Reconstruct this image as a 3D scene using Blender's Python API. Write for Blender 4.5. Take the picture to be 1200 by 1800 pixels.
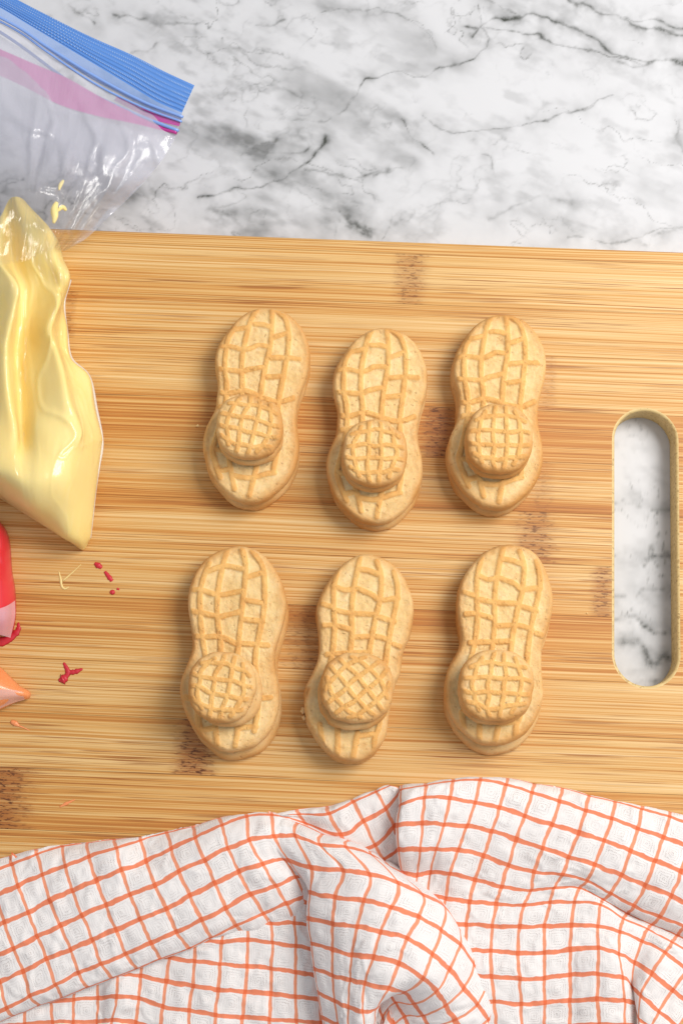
import bpy, bmesh, math
import numpy as np
from mathutils import Vector, Matrix

# ------------------------------------------------------------------ clear
for o in list(bpy.data.objects):
    bpy.data.objects.remove(o, do_unlink=True)
S = bpy.context.scene
COL = S.collection
MM = 0.001
TB = 0.0105                      # top of the cutting board above the counter (m)

# ------------------------------------------------------------------ camera
DIST, FPX, TILT = 0.50, 2500.0, math.radians(12)
FWD = np.array([0, math.sin(TILT), -math.cos(TILT)])
UP = np.array([0, math.cos(TILT), math.sin(TILT)])
RIGHT = np.array([1.0, 0, 0])
CAM = np.array([0, 0, TB]) - DIST * FWD
cd = bpy.data.cameras.new('camera')
cam = bpy.data.objects.new('camera', cd)
COL.objects.link(cam)
cam.location = CAM
cam.rotation_euler = (TILT, 0, 0)
cd.sensor_fit = 'VERTICAL'
cd.sensor_height = 36
cd.sensor_width = 24
cd.lens = 36 * FPX / 1800
cd.clip_start = 0.01
cd.clip_end = 20
cd.dof.use_dof = False
cd.dof.focus_distance = DIST - 0.014
cd.dof.aperture_fstop = 14
S.camera = cam
S.render.resolution_x, S.render.resolution_y = 682, 1024

# ------------------------------------------------------------------ light: big soft window on the right, pale room all round
W = bpy.data.worlds.new('World')
S.world = W
W.use_nodes = True
bg = W.node_tree.nodes['Background']
bg.inputs[0].default_value = (0.93, 0.96, 1.0, 1)
bg.inputs[1].default_value = 0.52


def area(name, loc, target, sx, sy, power, col):
    l = bpy.data.lights.new(name, 'AREA')
    l.shape = 'RECTANGLE'
    l.size, l.size_y, l.energy, l.color = sx, sy, power, col
    o = bpy.data.objects.new(name, l)
    COL.objects.link(o)
    o.location = loc
    o.rotation_euler = (Vector(target) - Vector(loc)).to_track_quat('-Z', 'Y').to_euler()
    return o


area('window_light', (0.47, 0.20, 0.66), (0, 0.0, 0), 0.44, 0.42, 7.3, (1.0, 0.965, 0.91))
S.view_settings.view_transform = 'Standard'
S.view_settings.look = 'None'
S.view_settings.exposure = 0.0
S.view_settings.gamma = 1.0
S.render.engine = 'CYCLES'
S.cycles.max_bounces = 10
S.cycles.transparent_max_bounces = 16

# ------------------------------------------------------------------ helpers
rng = np.random.default_rng(7)


def P(px, py, z):
    """pixel of the 1200x1800 photograph -> point on the level plane at height z"""
    px, py, z = np.broadcast_arrays(np.asarray(px, float), np.asarray(py, float), np.asarray(z, float))
    d = FWD + ((px - 600) / FPX)[..., None] * RIGHT + ((900 - py) / FPX)[..., None] * UP
    t = (z - CAM[2]) / d[..., 2]
    return CAM + t[..., None] * d


def cr(pts, n=8, closed=False):
    """Catmull-Rom through points, n samples a span"""
    p = np.asarray(pts, float)
    if closed:
        q = np.vstack([p[-1], p, p[0], p[1]])
    else:
        q = np.vstack([2 * p[0] - p[1], p, 2 * p[-1] - p[-2]])
    t = np.linspace(0, 1, n, endpoint=False)[:, None]
    out = []
    for i in range(len(q) - 3):
        a, b, c, d = q[i:i + 4]
        out.append(0.5 * (2 * b + (c - a) * t + (2 * a - 5 * b + 4 * c - d) * t ** 2 + (3 * b - a - 3 * c + d) * t ** 3))
    out = np.vstack(out)
    return out if closed else np.vstack([out, p[-1]])


_perm = np.random.default_rng(3).random((256, 256))


def vnoise(x, y, seed=0):
    x = x + seed * 17.31
    y = y + seed * 9.73
    xi, yi = np.floor(x).astype(int), np.floor(y).astype(int)
    fx, fy = x - xi, y - yi
    fx, fy = fx * fx * fx * (fx * (fx * 6 - 15) + 10), fy * fy * fy * (fy * (fy * 6 - 15) + 10)
    g = lambda a, b: _perm[a & 255, b & 255]
    return ((g(xi, yi) * (1 - fx) + g(xi + 1, yi) * fx) * (1 - fy) +
            (g(xi, yi + 1) * (1 - fx) + g(xi + 1, yi + 1) * fx) * fy)


def fbm(x, y, octv=4, seed=0, gain=0.5):
    s, a, tot = 0, 1, 0
    for k in range(octv):
        s = s + a * (vnoise(x, y, seed + k * 5) - 0.5)
        tot += a
        a *= gain
        x, y = x * 2.03 + 3.1, y * 2.03 + 1.7
    return s / tot * 2          # about -1..1


def segdist(pts, line, closed=False):
    """distance of pts (N,2) to a polyline (M,2)"""
    a = line if closed else line[:-1]
    b = np.roll(line, -1, 0) if closed else line[1:]
    best = np.full(len(pts), 1e9)
    for i in range(len(a)):
        ab = b[i] - a[i]
        L = ab @ ab + 1e-18
        t = np.clip(((pts - a[i]) @ ab) / L, 0, 1)
        d = pts - a[i] - t[:, None] * ab
        best = np.minimum(best, np.einsum('ij,ij->i', d, d))
    return np.sqrt(best)


def sst(x, a, b):
    t = np.clip((x - a) / (b - a), 0, 1)
    return t * t * (3 - 2 * t)


def mk(name, V, F, mat, parent=None, attrs=None, uv=None, smooth=True, loc=None):
    V = np.asarray(V, float)
    if loc is not None:
        V = V - np.asarray(loc)
    me = bpy.data.meshes.new(name)
    if isinstance(F, np.ndarray):
        n, k = F.shape
        me.vertices.add(len(V))
        me.vertices.foreach_set('co', V.ravel())
        me.loops.add(n * k)
        me.polygons.add(n)
        me.loops.foreach_set('vertex_index', F.ravel().astype(np.int32))
        me.polygons.foreach_set('loop_start', np.arange(0, n * k, k, dtype=np.int32))
        me.update(calc_edges=True)
    else:
        me.from_pydata([tuple(v) for v in V], [], F)
    me.validate()
    if smooth:
        me.polygons.foreach_set('use_smooth', np.ones(len(me.polygons), bool))
    for k, a in (attrs or {}).items():
        at = me.attributes.new(k, 'FLOAT', 'POINT')
        at.data.foreach_set('value', np.asarray(a, np.float32))
    if uv is not None:
        lay = me.uv_layers.new(name='UVMap')
        idx = np.zeros(len(me.loops), np.int32)
        me.loops.foreach_get('vertex_index', idx)
        lay.data.foreach_set('uv', np.asarray(uv, np.float32)[idx].ravel())
    me.materials.append(mat)
    o = bpy.data.objects.new(name, me)
    COL.objects.link(o)
    if parent is not None:
        o.parent = parent
    elif loc is not None:
        o.location = loc
    return o


def empty(name, loc=(0, 0, 0), rz=0):
    o = bpy.data.objects.new(name, None)
    o.empty_display_size = 0.01
    COL.objects.link(o)
    o.location = loc
    o.rotation_euler = (0, 0, rz)
    return o


def tag(o, label=None, cat=None, group=None, kind=None):
    if label: o['label'] = label
    if cat: o['category'] = cat
    if group: o['group'] = group
    if kind: o['kind'] = kind
    return o


def gridfaces(nr, nc, wrap=False):
    i, j = np.meshgrid(np.arange(nr - 1), np.arange(nc if wrap else nc - 1), indexing='ij')
    j2 = (j + 1) % nc
    return np.stack([i * nc + j, i * nc + j2, (i + 1) * nc + j2, (i + 1) * nc + j], -1).reshape(-1, 4)


# ---- shader node helper
class N:
    def __init__(s, name):
        s.m = bpy.data.materials.new(name)
        s.m.use_nodes = True
        s.t = s.m.node_tree
        s.b = s.t.nodes['Principled BSDF']
        s.out = s.t.nodes['Material Output']

    def n(s, typ, **kw):
        nd = s.t.nodes.new(typ)
        for k, v in kw.items():
            setattr(nd, k, v)
        return nd

    def put(s, sock, v):
        if hasattr(v, 'links'):
            s.t.links.new(v, sock)
        elif v is not None:
            sock.default_value = v

    def math(s, op, a, b=None, c=None, clamp=False):
        nd = s.n('ShaderNodeMath', operation=op, use_clamp=clamp)
        for i, v in enumerate((a, b, c)):
            if v is not None: s.put(nd.inputs[i], v)
        return nd.outputs[0]

    def noise(s, vec, scale=1, detail=3, rough=0.5, dist=0.0):
        nd = s.n('ShaderNodeTexNoise')
        s.put(nd.inputs['Vector'], vec)
        nd.inputs['Scale'].default_value = scale
        nd.inputs['Detail'].default_value = detail
        nd.inputs['Roughness'].default_value = rough
        nd.inputs['Distortion'].default_value = dist
        return nd.outputs['Fac']

    def mapping(s, vec, scale=(1, 1, 1), loc=(0, 0, 0), rot=(0, 0, 0)):
        nd = s.n('ShaderNodeMapping')
        s.put(nd.inputs['Vector'], vec)
        nd.inputs['Scale'].default_value = scale
        nd.inputs['Location'].default_value = loc
        nd.inputs['Rotation'].default_value = rot
        return nd.outputs[0]

    def ramp(s, fac, stops, interp='LINEAR'):
        nd = s.n('ShaderNodeValToRGB')
        s.put(nd.inputs[0], fac)
        cr_ = nd.color_ramp
        cr_.interpolation = interp
        while len(cr_.elements) < len(stops): cr_.elements.new(0.5)
        for e, (p, c) in zip(cr_.elements, stops):
            e.position = p
            e.color = (*c, 1) if len(c) == 3 else c
        return nd.outputs[0]

    def mix(s, fac, a, b, blend='MIX'):
        nd = s.n('ShaderNodeMix', data_type='RGBA', blend_type=blend)
        s.put(nd.inputs[0], fac)
        for i, v in ((6, a), (7, b)):
            if isinstance(v, tuple): v = (*v, 1) if len(v) == 3 else v
            s.put(nd.inputs[i], v)
        return nd.outputs[2]

    def maprange(s, v, a, b, c=0.0, d=1.0, smooth=True):
        nd = s.n('ShaderNodeMapRange', interpolation_type='SMOOTHSTEP' if smooth else 'LINEAR')
        s.put(nd.inputs[0], v)
        for i, x in zip((1, 2, 3, 4), (a, b, c, d)): nd.inputs[i].default_value = x
        return nd.outputs[0]

    def attr(s, name):
        return s.n('ShaderNodeAttribute', attribute_name=name).outputs['Fac']

    def obj(s):
        return s.n('ShaderNodeTexCoord').outputs['Object']

    def bump(s, h, strength, dist):
        nd = s.n('ShaderNodeBump')
        nd.inputs['Strength'].default_value = strength
        nd.inputs['Distance'].default_value = dist
        s.put(nd.inputs['Height'], h)
        s.put(s.b.inputs['Normal'], nd.outputs[0])
        return nd.outputs[0]

    def set(s, **kw):
        for k, v in kw.items():
            k = k.replace('_', ' ')
            if isinstance(v, tuple) and len(v) == 3: v = (*v, 1)
            s.put(s.b.inputs[k], v)
        return s


# ================================================================== MATERIALS
def m_marble():
    m = N('marble')
    v, cloud = m.attr('vein'), m.attr('cloud')
    o = m.obj()
    grain = m.noise(o, 420, 4, 0.6)
    soft = m.noise(o, 38, 3, 0.55, 0.4)
    base = m.mix(m.math('MULTIPLY', cloud, m.maprange(soft, 0.2, 0.8, 0.75, 1.2)), (0.625, 0.625, 0.645), (0.225, 0.227, 0.23))
    vv = m.math('MULTIPLY', v, m.maprange(grain, 0.25, 0.75, 0.55, 1.3), clamp=True)
    col = m.mix(vv, base, (0.062, 0.066, 0.058))
    m.set(Base_Color=col, Roughness=0.42, IOR=1.35)
    return m.m


def m_bamboo(seed, tone, nodes, ya, yb):
    m = N('bamboo')
    o = m.obj()
    sep = m.n('ShaderNodeSeparateXYZ')
    m.put(sep.inputs[0], o)
    x, y = sep.outputs[0], sep.outputs[1]
    L = (seed * 0.37, seed * 0.113, seed * 1.7)
    # slow waviness of the fibres
    wav = m.noise(m.mapping(o, (9, 14, 1), L), 1, 2, 0.5)
    yw = m.math('ADD', y, m.math('MULTIPLY', m.math('SUBTRACT', wav, 0.5), 0.0016))
    cb = m.n('ShaderNodeCombineXYZ')
    m.put(cb.inputs[0], x)
    m.put(cb.inputs[1], yw)
    q = cb.outputs[0]
    broad = m.noise(m.mapping(q, (2, 85, 1), L), 1, 2, 0.5)
    med = m.noise(m.mapping(q, (2.0, 700, 1), L), 1, 2, 0.6)
    fine = m.noise(m.mapping(q, (6.0, 2100, 1), L), 1, 2, 0.7)
    f = m.math('ADD', m.math('MULTIPLY', broad, 0.28), m.math('MULTIPLY', med, 0.30))
    fine2 = m.maprange(fine, 0.36, 0.64)
    f = m.math('ADD', f, m.math('MULTIPLY', fine2, 0.21))
    ph = m.noise(m.mapping(q, (2.2, 190, 1), (L[2], L[0], 5)), 1, 2, 0.5)
    amp = m.maprange(m.noise(m.mapping(q, (8, 300, 1), (L[0], L[2], 7)), 1, 2, 0.5), 0.3, 0.7, 0.25, 1.0)
    fib = m.math('SINE', m.math('ADD', m.math('MULTIPLY', yw, 2 * math.pi * 700), m.math('MULTIPLY', ph, 30)))
    f = m.math('ADD', f, m.math('MULTIPLY', m.math('MULTIPLY', m.math('ADD', fib, 1.0), amp), 0.066))
    up = m.maprange(y, ya, yb, 0, 1, False)           # each strip runs from pale to dense fibre across its width
    dens = m.maprange(up, 0.55, 1.0) if seed % 2 else m.maprange(up, 0.40, 0.0)
    f = m.math('SUBTRACT', f, m.math('MULTIPLY', dens, 0.085))
    f = m.math('ADD', f, tone + 0.022)
    col = m.ramp(f, [(0.28, (0.46, 0.175, 0.034)), (0.40, (0.59, 0.285, 0.070)), (0.50, (0.655, 0.392, 0.140)),
                     (0.60, (0.715, 0.462, 0.198)), (0.72, (0.765, 0.545, 0.280))])
    # thin dark vessel dashes
    dash = m.noise(m.mapping(q, (26, 2300, 1), (L[1], L[0], 3)), 1, 2, 0.5)
    dmask = m.noise(m.mapping(q, (7, 240, 1), (L[1], L[2], 1)), 1, 2, 0.5)
    dk = m.math('MULTIPLY', m.maprange(dash, 0.52, 0.62), m.maprange(dmask, 0.40, 0.64, 0.05, 0.85))
    col = m.mix(dk, col, (0.30, 0.10, 0.020))
    # bamboo nodes (knuckles): a speckled brown bar across the strip
    for (x0, w, s) in nodes:
        jag = m.noise(m.mapping(o, (120, 420, 1), (x0 * 9, seed, 0)), 1, 3, 0.6)
        d = m.math('ABSOLUTE', m.math('ADD', m.math('SUBTRACT', x, x0), m.math('MULTIPLY', m.math('SUBTRACT', jag, 0.5), w * 1.6)))
        halo = m.maprange(d, w * 0.2, w * 1.5, 1, 0)
        sp = m.noise(m.mapping(o, (330, 1300, 1), (seed, x0, 0)), 1, 3, 0.65)
        stk = m.noise(m.mapping(o, (40, 1500, 1), (seed, x0, 2)), 1, 3, 0.65)
        col = m.mix(m.math('MULTIPLY', m.math('MULTIPLY', halo, m.maprange(stk, 0.3, 0.6, 0.35, 1.0)), min(1, 0.75 * s)), col, (0.34, 0.118, 0.028))
        col = m.mix(m.math('MULTIPLY', m.math('MULTIPLY', halo, m.maprange(sp, 0.50, 0.62)), min(1, 0.85 * s)), col, (0.12, 0.036, 0.010))
    h = m.math('ADD', fine, m.math('MULTIPLY', dash, 0.6))
    m.bump(h, 0.25, 0.00012)
    m.set(Base_Color=col, Roughness=m.maprange(fine, 0.3, 0.7, 0.55, 0.42), IOR=1.42)
    return m.m


def m_biscuit(name='biscuit', seed=0.0):
    m = N(name)
    o = m.mapping(m.obj(), (1, 1, 1), (seed * 0.31, seed * 0.17, seed * 0.23))
    ridge, edge = m.attr('ridge'), m.attr('edge')
    mott = m.noise(o, 160, 4, 0.6)
    big = m.noise(o, 55, 2, 0.5)
    gr = m.noise(o, 1500, 4, 0.7)
    floor_c = m.ramp(mott, [(0.3, (0.77, 0.505, 0.21)), (0.55, (0.845, 0.60, 0.288)), (0.75, (0.885, 0.675, 0.37))])
    rib_c = m.ramp(mott, [(0.3, (0.73, 0.375, 0.112)), (0.55, (0.81, 0.46, 0.15)), (0.75, (0.86, 0.53, 0.195))])
    col = m.mix(m.maprange(ridge, 0.15, 0.7), floor_c, rib_c)
    brown = m.math('MULTIPLY', edge, m.maprange(big, 0.3, 0.7, 0.35, 1.0))
    col = m.mix(brown, col, (0.60, 0.285, 0.080))
    sp = m.noise(o, 620, 2, 0.5)
    col = m.mix(m.math('MULTIPLY', m.maprange(sp, 0.68, 0.76), 0.5), col, (0.38, 0.165, 0.05))
    blot = m.noise(o, 240, 3, 0.6)
    col = m.mix(m.maprange(blot, 0.56, 0.74, 0.0, 0.45), col, (0.56, 0.27, 0.075))
    col = m.mix(m.maprange(gr, 0.3, 0.72, 0.15, 0.0), col, (0.42, 0.20, 0.06))
    pits = m.maprange(sp, 0.62, 0.74, 0.0, -1.0)
    m.bump(m.math('ADD', pits, m.math('ADD', m.math('MULTIPLY', gr, 0.9), m.math('MULTIPLY', mott, 1.6))), 0.6, 0.00030)
    m.set(Base_Color=col, Roughness=0.72, IOR=1.35, Subsurface_Weight=0.12, Subsurface_Scale=0.0015)
    m.b.inputs['Subsurface Radius'].default_value = (1.0, 0.55, 0.25)
    return m.m


def m_cream():
    m = N('peanut_cream')
    o = m.obj()
    g = m.noise(o, 700, 4, 0.6)
    m.set(Base_Color=m.ramp(g, [(0.3, (0.50, 0.27, 0.095)), (0.7, (0.66, 0.41, 0.17))]), Roughness=0.7)
    m.bump(g, 0.6, 0.0005)
    return m.m


def m_towel():
    m = N('towel_cloth')
    uvn = m.n('ShaderNodeTexCoord').outputs['UV']
    sep = m.n('ShaderNodeSeparateXYZ')
    m.put(sep.inputs[0], uvn)
    wob = m.noise(uvn, 1.6, 2, 0.5)
    wob2 = m.noise(m.mapping(uvn, (1, 1, 1), (7, 3, 0)), 1.6, 2, 0.5)
    u = m.math('ADD', sep.outputs[0], m.math('MULTIPLY', m.math('SUBTRACT', wob, 0.5), 0.16))
    v = m.math('ADD', sep.outputs[1], m.math('MULTIPLY', m.math('SUBTRACT', wob2, 0.5), 0.20))
    cell = lambda a: m.math('ABSOLUTE', m.math('SUBTRACT', m.math('FRACT', m.math('ADD', a, 100.5)), 0.5))
    du, dv = cell(u), cell(v)                     # distance to nearest line, 0..0.5
    th = m.noise(uvn, 34, 2, 0.6)
    wid = m.noise(uvn, 2.3, 1, 0.5)
    hu = m.math('ADD', du, m.math('MULTIPLY', m.math('SUBTRACT', th, 0.5), 0.035))
    hv = m.math('ADD', dv, m.math('MULTIPLY', m.math('SUBTRACT', th, 0.5), 0.045))
    lv = m.maprange(m.math('SUBTRACT', hu, m.math('MULTIPLY', wid, 0.03)), 0.040, 0.064, 1, 0)
    lh = m.maprange(m.math('SUBTRACT', hv, m.math('MULTIPLY', wid, 0.05)), 0.054, 0.082, 1, 0)
    # concentric waffle threads in each cell
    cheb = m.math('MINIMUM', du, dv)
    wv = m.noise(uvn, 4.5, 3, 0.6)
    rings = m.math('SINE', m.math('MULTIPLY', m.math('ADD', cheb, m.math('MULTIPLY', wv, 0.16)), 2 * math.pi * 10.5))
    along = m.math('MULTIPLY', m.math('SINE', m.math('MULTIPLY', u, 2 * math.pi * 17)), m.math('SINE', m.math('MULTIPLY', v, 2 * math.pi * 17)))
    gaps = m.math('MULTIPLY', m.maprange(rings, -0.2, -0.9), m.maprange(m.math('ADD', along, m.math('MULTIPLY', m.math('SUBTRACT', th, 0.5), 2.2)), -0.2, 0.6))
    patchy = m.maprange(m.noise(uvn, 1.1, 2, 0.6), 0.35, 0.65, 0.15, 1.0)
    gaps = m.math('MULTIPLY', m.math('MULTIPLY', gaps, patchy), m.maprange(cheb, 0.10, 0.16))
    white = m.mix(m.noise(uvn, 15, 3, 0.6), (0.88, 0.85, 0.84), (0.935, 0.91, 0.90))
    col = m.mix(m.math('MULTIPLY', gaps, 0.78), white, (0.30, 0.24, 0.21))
    ov = m.mix(th, (0.93, 0.33, 0.15), (0.90, 0.25, 0.105))
    oh = m.mix(th, (0.90, 0.27, 0.115), (0.86, 0.19, 0.075))
    col = m.mix(m.math('MULTIPLY', lv, 0.90), col, ov)
    col = m.mix(m.math('MULTIPLY', lh, 0.93), col, oh)
    cross = m.math('MULTIPLY', lv, lh)
    col = m.mix(m.math('MULTIPLY', cross, 0.6), col, (0.78, 0.13, 0.045))
    h = m.math('ADD', m.math('MULTIPLY', rings, m.math('SUBTRACT', 0.6, m.math('MULTIPLY', m.math('MAXIMUM', lv, lh), 0.5))), m.math('MULTIPLY', along, 0.35))
    h = m.math('ADD', h, m.math('MULTIPLY', th, 0.8))
    nrm = m.bump(h, 0.20, 0.00026)
    m.set(Base_Color=col, Roughness=0.92, IOR=1.3, Sheen_Weight=0.15)
    tr = m.n('ShaderNodeBsdfTranslucent')
    m.put(tr.inputs[0], col)
    mx = m.n('ShaderNodeMixShader')
    mx.inputs[0].default_value = 0.18
    m.t.links.new(m.b.outputs[0], mx.inputs[1])
    m.t.links.new(tr.outputs[0], mx.inputs[2])
    m.t.links.new(mx.outputs[0], m.out.inputs[0])
    return m.m


def m_icing(name, c1, c2, coat=0.6, rough=0.38, sss=0.2):
    m = N(name)
    o = m.obj()
    f = m.noise(o, 26, 3, 0.5)
    cr_ = m.noise(m.mapping(o, (60, 26, 40)), 1, 4, 0.6, 0.6)
    m.set(Base_Color=m.mix(m.maprange(f, 0.3, 0.7), c1, c2), Roughness=rough, Coat_Weight=coat, Coat_Roughness=0.12,
          Subsurface_Weight=sss, Subsurface_Scale=0.003)
    m.b.inputs['Subsurface Radius'].default_value = (1.0, 0.75, 0.35)
    m.bump(cr_, 0.12, 0.0012)
    return m.m


def m_film(name, tint, clear, rough=0.12, crinkle=0.5):
    """thin hazy plastic: part see-through, part milky, glossy on top"""
    m = N(name)
    o = m.obj()
    b = m.noise(m.mapping(o, (90, 60, 60)), 1, 4, 0.55, 1.0)
    if isinstance(clear, tuple):
        pleat = m.noise(m.mapping(m.n('ShaderNodeTexCoord').outputs['UV'], (34, 3.0, 1)), 1, 4, 0.6, 0.8)
        b = m.math('ADD', m.math('MULTIPLY', b, 0.6), m.math('MULTIPLY', pleat, 0.35))
    nrm = m.bump(b, crinkle, 0.0016)
    m.set(Base_Color=tint, Roughness=0.6, IOR=1.3, Specular_IOR_Level=0.0)
    tr = m.n('ShaderNodeBsdfTransparent')
    tr.inputs[0].default_value = (*[(0.97 + 0.03 * c) if isinstance(clear, tuple) else (0.72 + 0.28 * c) for c in tint], 1)
    mx = m.n('ShaderNodeMixShader')
    if isinstance(clear, tuple):
        uvn = m.n('ShaderNodeTexCoord').outputs['UV']
        sp = m.n('ShaderNodeSeparateXYZ')
        m.put(sp.inputs[0], uvn)
        m.put(mx.inputs[0], m.math('ADD', clear[0], m.math('MULTIPLY', m.math('MULTIPLY', m.maprange(sp.outputs[1], 0.36, 0.72), m.maprange(sp.outputs[0], 0.02, 0.16, 0.45, 1.0)), clear[1] - clear[0])))
    else:
        mx.inputs[0].default_value = clear
    m.t.links.new(m.b.outputs[0], mx.inputs[1])
    m.t.links.new(tr.outputs[0], mx.inputs[2])
    gl = m.n('ShaderNodeBsdfGlossy')
    gl.inputs['Roughness'].default_value = rough
    m.put(gl.inputs['Normal'], nrm)
    fr = m.n('ShaderNodeLayerWeight')       # thin film: same reflection from both sides
    fr.inputs['Blend'].default_value = 0.5
    m.put(fr.inputs['Normal'], nrm)
    refl = m.math('ADD', 0.055, m.math('MULTIPLY', m.math('POWER', fr.outputs['Facing'], 4.0), 0.55))
    m2 = m.n('ShaderNodeMixShader')
    m.put(m2.inputs[0], refl)
    m.t.links.new(mx.outputs[0], m2.inputs[1])
    m.t.links.new(gl.outputs[0], m2.inputs[2])
    m.t.links.new(m2.outputs[0], m.out.inputs[0])
    return m.m


# ================================================================== COUNTERTOP (marble)
def build_counter():
    fx = np.concatenate([[-0.6, -0.3, -0.16], np.arange(-0.135, 0.1351, 0.0005), [0.16, 0.3, 0.6]])
    fy = np.concatenate([[-0.6, -0.3, -0.12], np.arange(-0.075, 0.0501, 0.0012), np.arange(0.0505, 0.2151, 0.0005), [0.26, 0.4, 0.6]])
    X, Y = np.meshgrid(fx, fy)
    x, y = X.ravel(), Y.ravel()
    # photo pixel coordinates of each counter point (to set the veins where the stone has them)
    rel = np.stack([x, y, np.zeros_like(x)], -1) - CAM
    dep = rel @ FWD
    u = 600 + FPX * (rel @ RIGHT) / dep
    v = 900 - FPX * (rel @ UP) / dep
    u = np.clip(u, -2000, 3200)
    v = np.clip(v, -2000, 3800)
    w1, w2 = fbm(u / 42, v / 42, 5, 1), fbm(u / 42, v / 42, 5, 11)
    uw, vw = u + 15 * w1, v + 12 * w2
    veins = [  # (points in photo pixels, half width, darkness, halo darkness)
        ([(830, 60), (870, 30), (990, 40), (1080, 95), (1120, 108), (1200, 116), (1290, 120)], 2.6, .95, .5),
        ([(820, 40), (875, 52), (930, 62), (985, 85), (1020, 92), (1075, 100), (1130, 118)], 2.0, .85, .45),
        ([(1000, 0), (1040, 18), (1090, 30), (1130, 50), (1200, 66), (1280, 80)], 3.0, .9, .55),
        ([(1080, 28), (1140, 35), (1180, 50), (1220, 48)], 2.2, .75, .5),
        ([(1085, 112), (1110, 120), (1150, 112), (1200, 112)], 3.5, .8, .5),
        ([(560, 20), (680, 20), (740, 50), (765, 90)], 1.2, .45, .3),
        ([(835, 10), (848, 40), (862, 80), (845, 95), (790, 120), (740, 130), (700, 130), (650, 135), (632, 150), (615, 175), (600, 195)], 1.6, .75, .35),
        ([(602, 192), (608, 178), (618, 172)], 3.2, .8, .4),
        ([(590, 205), (560, 215), (520, 214)], 2, .55, .4),
        ([(575, 245), (562, 265), (550, 275)], 3.2, .9, .3),
        ([(550, 275), (530, 295), (480, 318), (410, 330), (380, 342), (350, 348)], 2.0, .85, .45),
        ([(410, 330), (425, 345), (380, 372)], 2, .45, .35),
        ([(700, 210), (712, 228), (735, 255), (760, 270)], 1.5, .75, .3),
        ([(540, 300), (590, 305), (620, 315), (650, 305), (700, 288)], 2.4, .65, .5),
        ([(655, 308), (680, 292), (700, 290)], 3.2, .75, .4),
        ([(845, 272), (862, 280), (866, 300)], 2.5, .75, .3),
        ([(750, 205), (780, 230), (830, 232), (900, 220), (960, 212), (1010, 200), (1045, 182), (1080, 170)], 1.4, .55, .25),
        ([(1000, 203), (1030, 193), (1046, 182)], 2.2, .65, .3),
        ([(375, 375), (400, 378), (425, 395)], 7, .75, .5),
        ([(600, 372), (620, 385), (648, 400)], 6.5, .85, .55),
        ([(603, 390), (628, 400), (650, 412)], 5, .7, .5),
        ([(490, 152), (510, 158), (530, 168)], 2.6, .55, .3),
        ([(400, 175), (420, 170), (440, 172)], 2, .5, .3),
        ([(415, 240), (440, 258), (500, 270), (540, 255)], 2.4, .55, .45),
        ([(405, 232), (425, 245), (440, 250)], 4, .5, .4),
        ([(120, 10), (150, 30), (165, 42)], 3, .7, .4),
        ([(200, 24), (235, 34), (258, 30)], 2, .6, .3),
        ([(290, 42), (320, 44), (345, 46)], 2.2, .7, .3),
        ([(225, 90), (255, 92), (270, 82)], 2.2, .65, .3),
        ([(450, 46), (480, 42), (505, 30)], 2, .5, .3),
        ([(860, 380), (900, 365), (955, 350), (1000, 360)], 4, .3, .3),
        ([(990, 412), (1050, 425), (1120, 418), (1160, 405), (1200, 400)], 1.7, .5, .35),
        ([(1140, 430), (1155, 415), (1185, 405)], 4, .4, .35),
        ([(1195, 215), (1190, 240), (1200, 270)], 2.5, .35, .3),
        ([(840, 0), (900, 22)], 1.6, .6, .3),
        # seen through the handle slot
        ([(1060, 885), (1100, 882), (1150, 895), (1200, 890)], 2.2, .35, .3),
        ([(1130, 1000), (1150, 975), (1190, 985), (1210, 975)], 3, .8, .45),
        ([(1060, 1040), (1085, 1045), (1110, 1050), (1135, 1035), (1180, 1030)], 2.0, .7, .4),
        ([(1060, 1085), (1100, 1085), (1130, 1100), (1160, 1108), (1200, 1112)], 3.0, .85, .5),
        ([(1095, 1128), (1115, 1124)], 4, .7, .5),
        ([(1120, 1135), (1140, 1165), (1160, 1150), (1190, 1160)], 4, .8, .45),
        ([(1080, 1190), (1100, 1200), (1150, 1195), (1190, 1170)], 3.5, .85, .45),
    ]
    vein, halo = np.zeros(len(u)), np.zeros(len(u))
    pts = np.stack([uw, vw], -1)
    brk = fbm(u / 26, v / 26, 4, 23)
    for line, hw, dk, hl in veins:
        line = cr(line, 5)
        lo, hi = line.min(0) - 70, line.max(0) + 70
        sel = np.where((pts[:, 0] > lo[0]) & (pts[:, 0] < hi[0]) & (pts[:, 1] > lo[1]) & (pts[:, 1] < hi[1]))[0]
        if not len(sel): continue
        d = segdist(pts[sel], line)
        b = brk[sel]
        width = hw * (0.62 + 0.8 * np.clip(b + 0.35, 0, 1.3))
        vein[sel] = np.maximum(vein[sel], 1.15 * dk * np.exp(-(d / width) ** 1.6) * np.clip(0.62 + 0.8 * b, 0.12, 1))
        halo[sel] = np.maximum(halo[sel], hl * np.exp(-(d / (hw * 5 + 9)) ** 1.3) * np.clip(0.65 + 1.0 * b, 0, 1.2))
    # general stone: soft grey drift and broken hairlines running down to the left
    a = math.radians(-22)
    s1, s2 = u * math.cos(a) - v * math.sin(a), u * math.sin(a) + v * math.cos(a)
    n = fbm(s1 / 190 + 0.35 * w1, s2 / 75 + 0.35 * w2, 2, 31)
    hair = np.exp(-(np.abs(n) / 0.014) ** 1.2) * sst(fbm(u / 110, v / 110, 3, 41), 0.02, 0.4)
    n2 = fbm(s1 / 110 + 0.4 * w2, s2 / 50 + 0.4 * w1, 2, 51)
    hair2 = np.exp(-(np.abs(n2) / 0.02) ** 1.2) * sst(fbm(u / 90, v / 90, 3, 61), 0.1, 0.5)
    vein = np.maximum(vein, np.maximum(0.55 * hair, 0.42 * hair2))
    a2 = math.radians(27)
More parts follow.
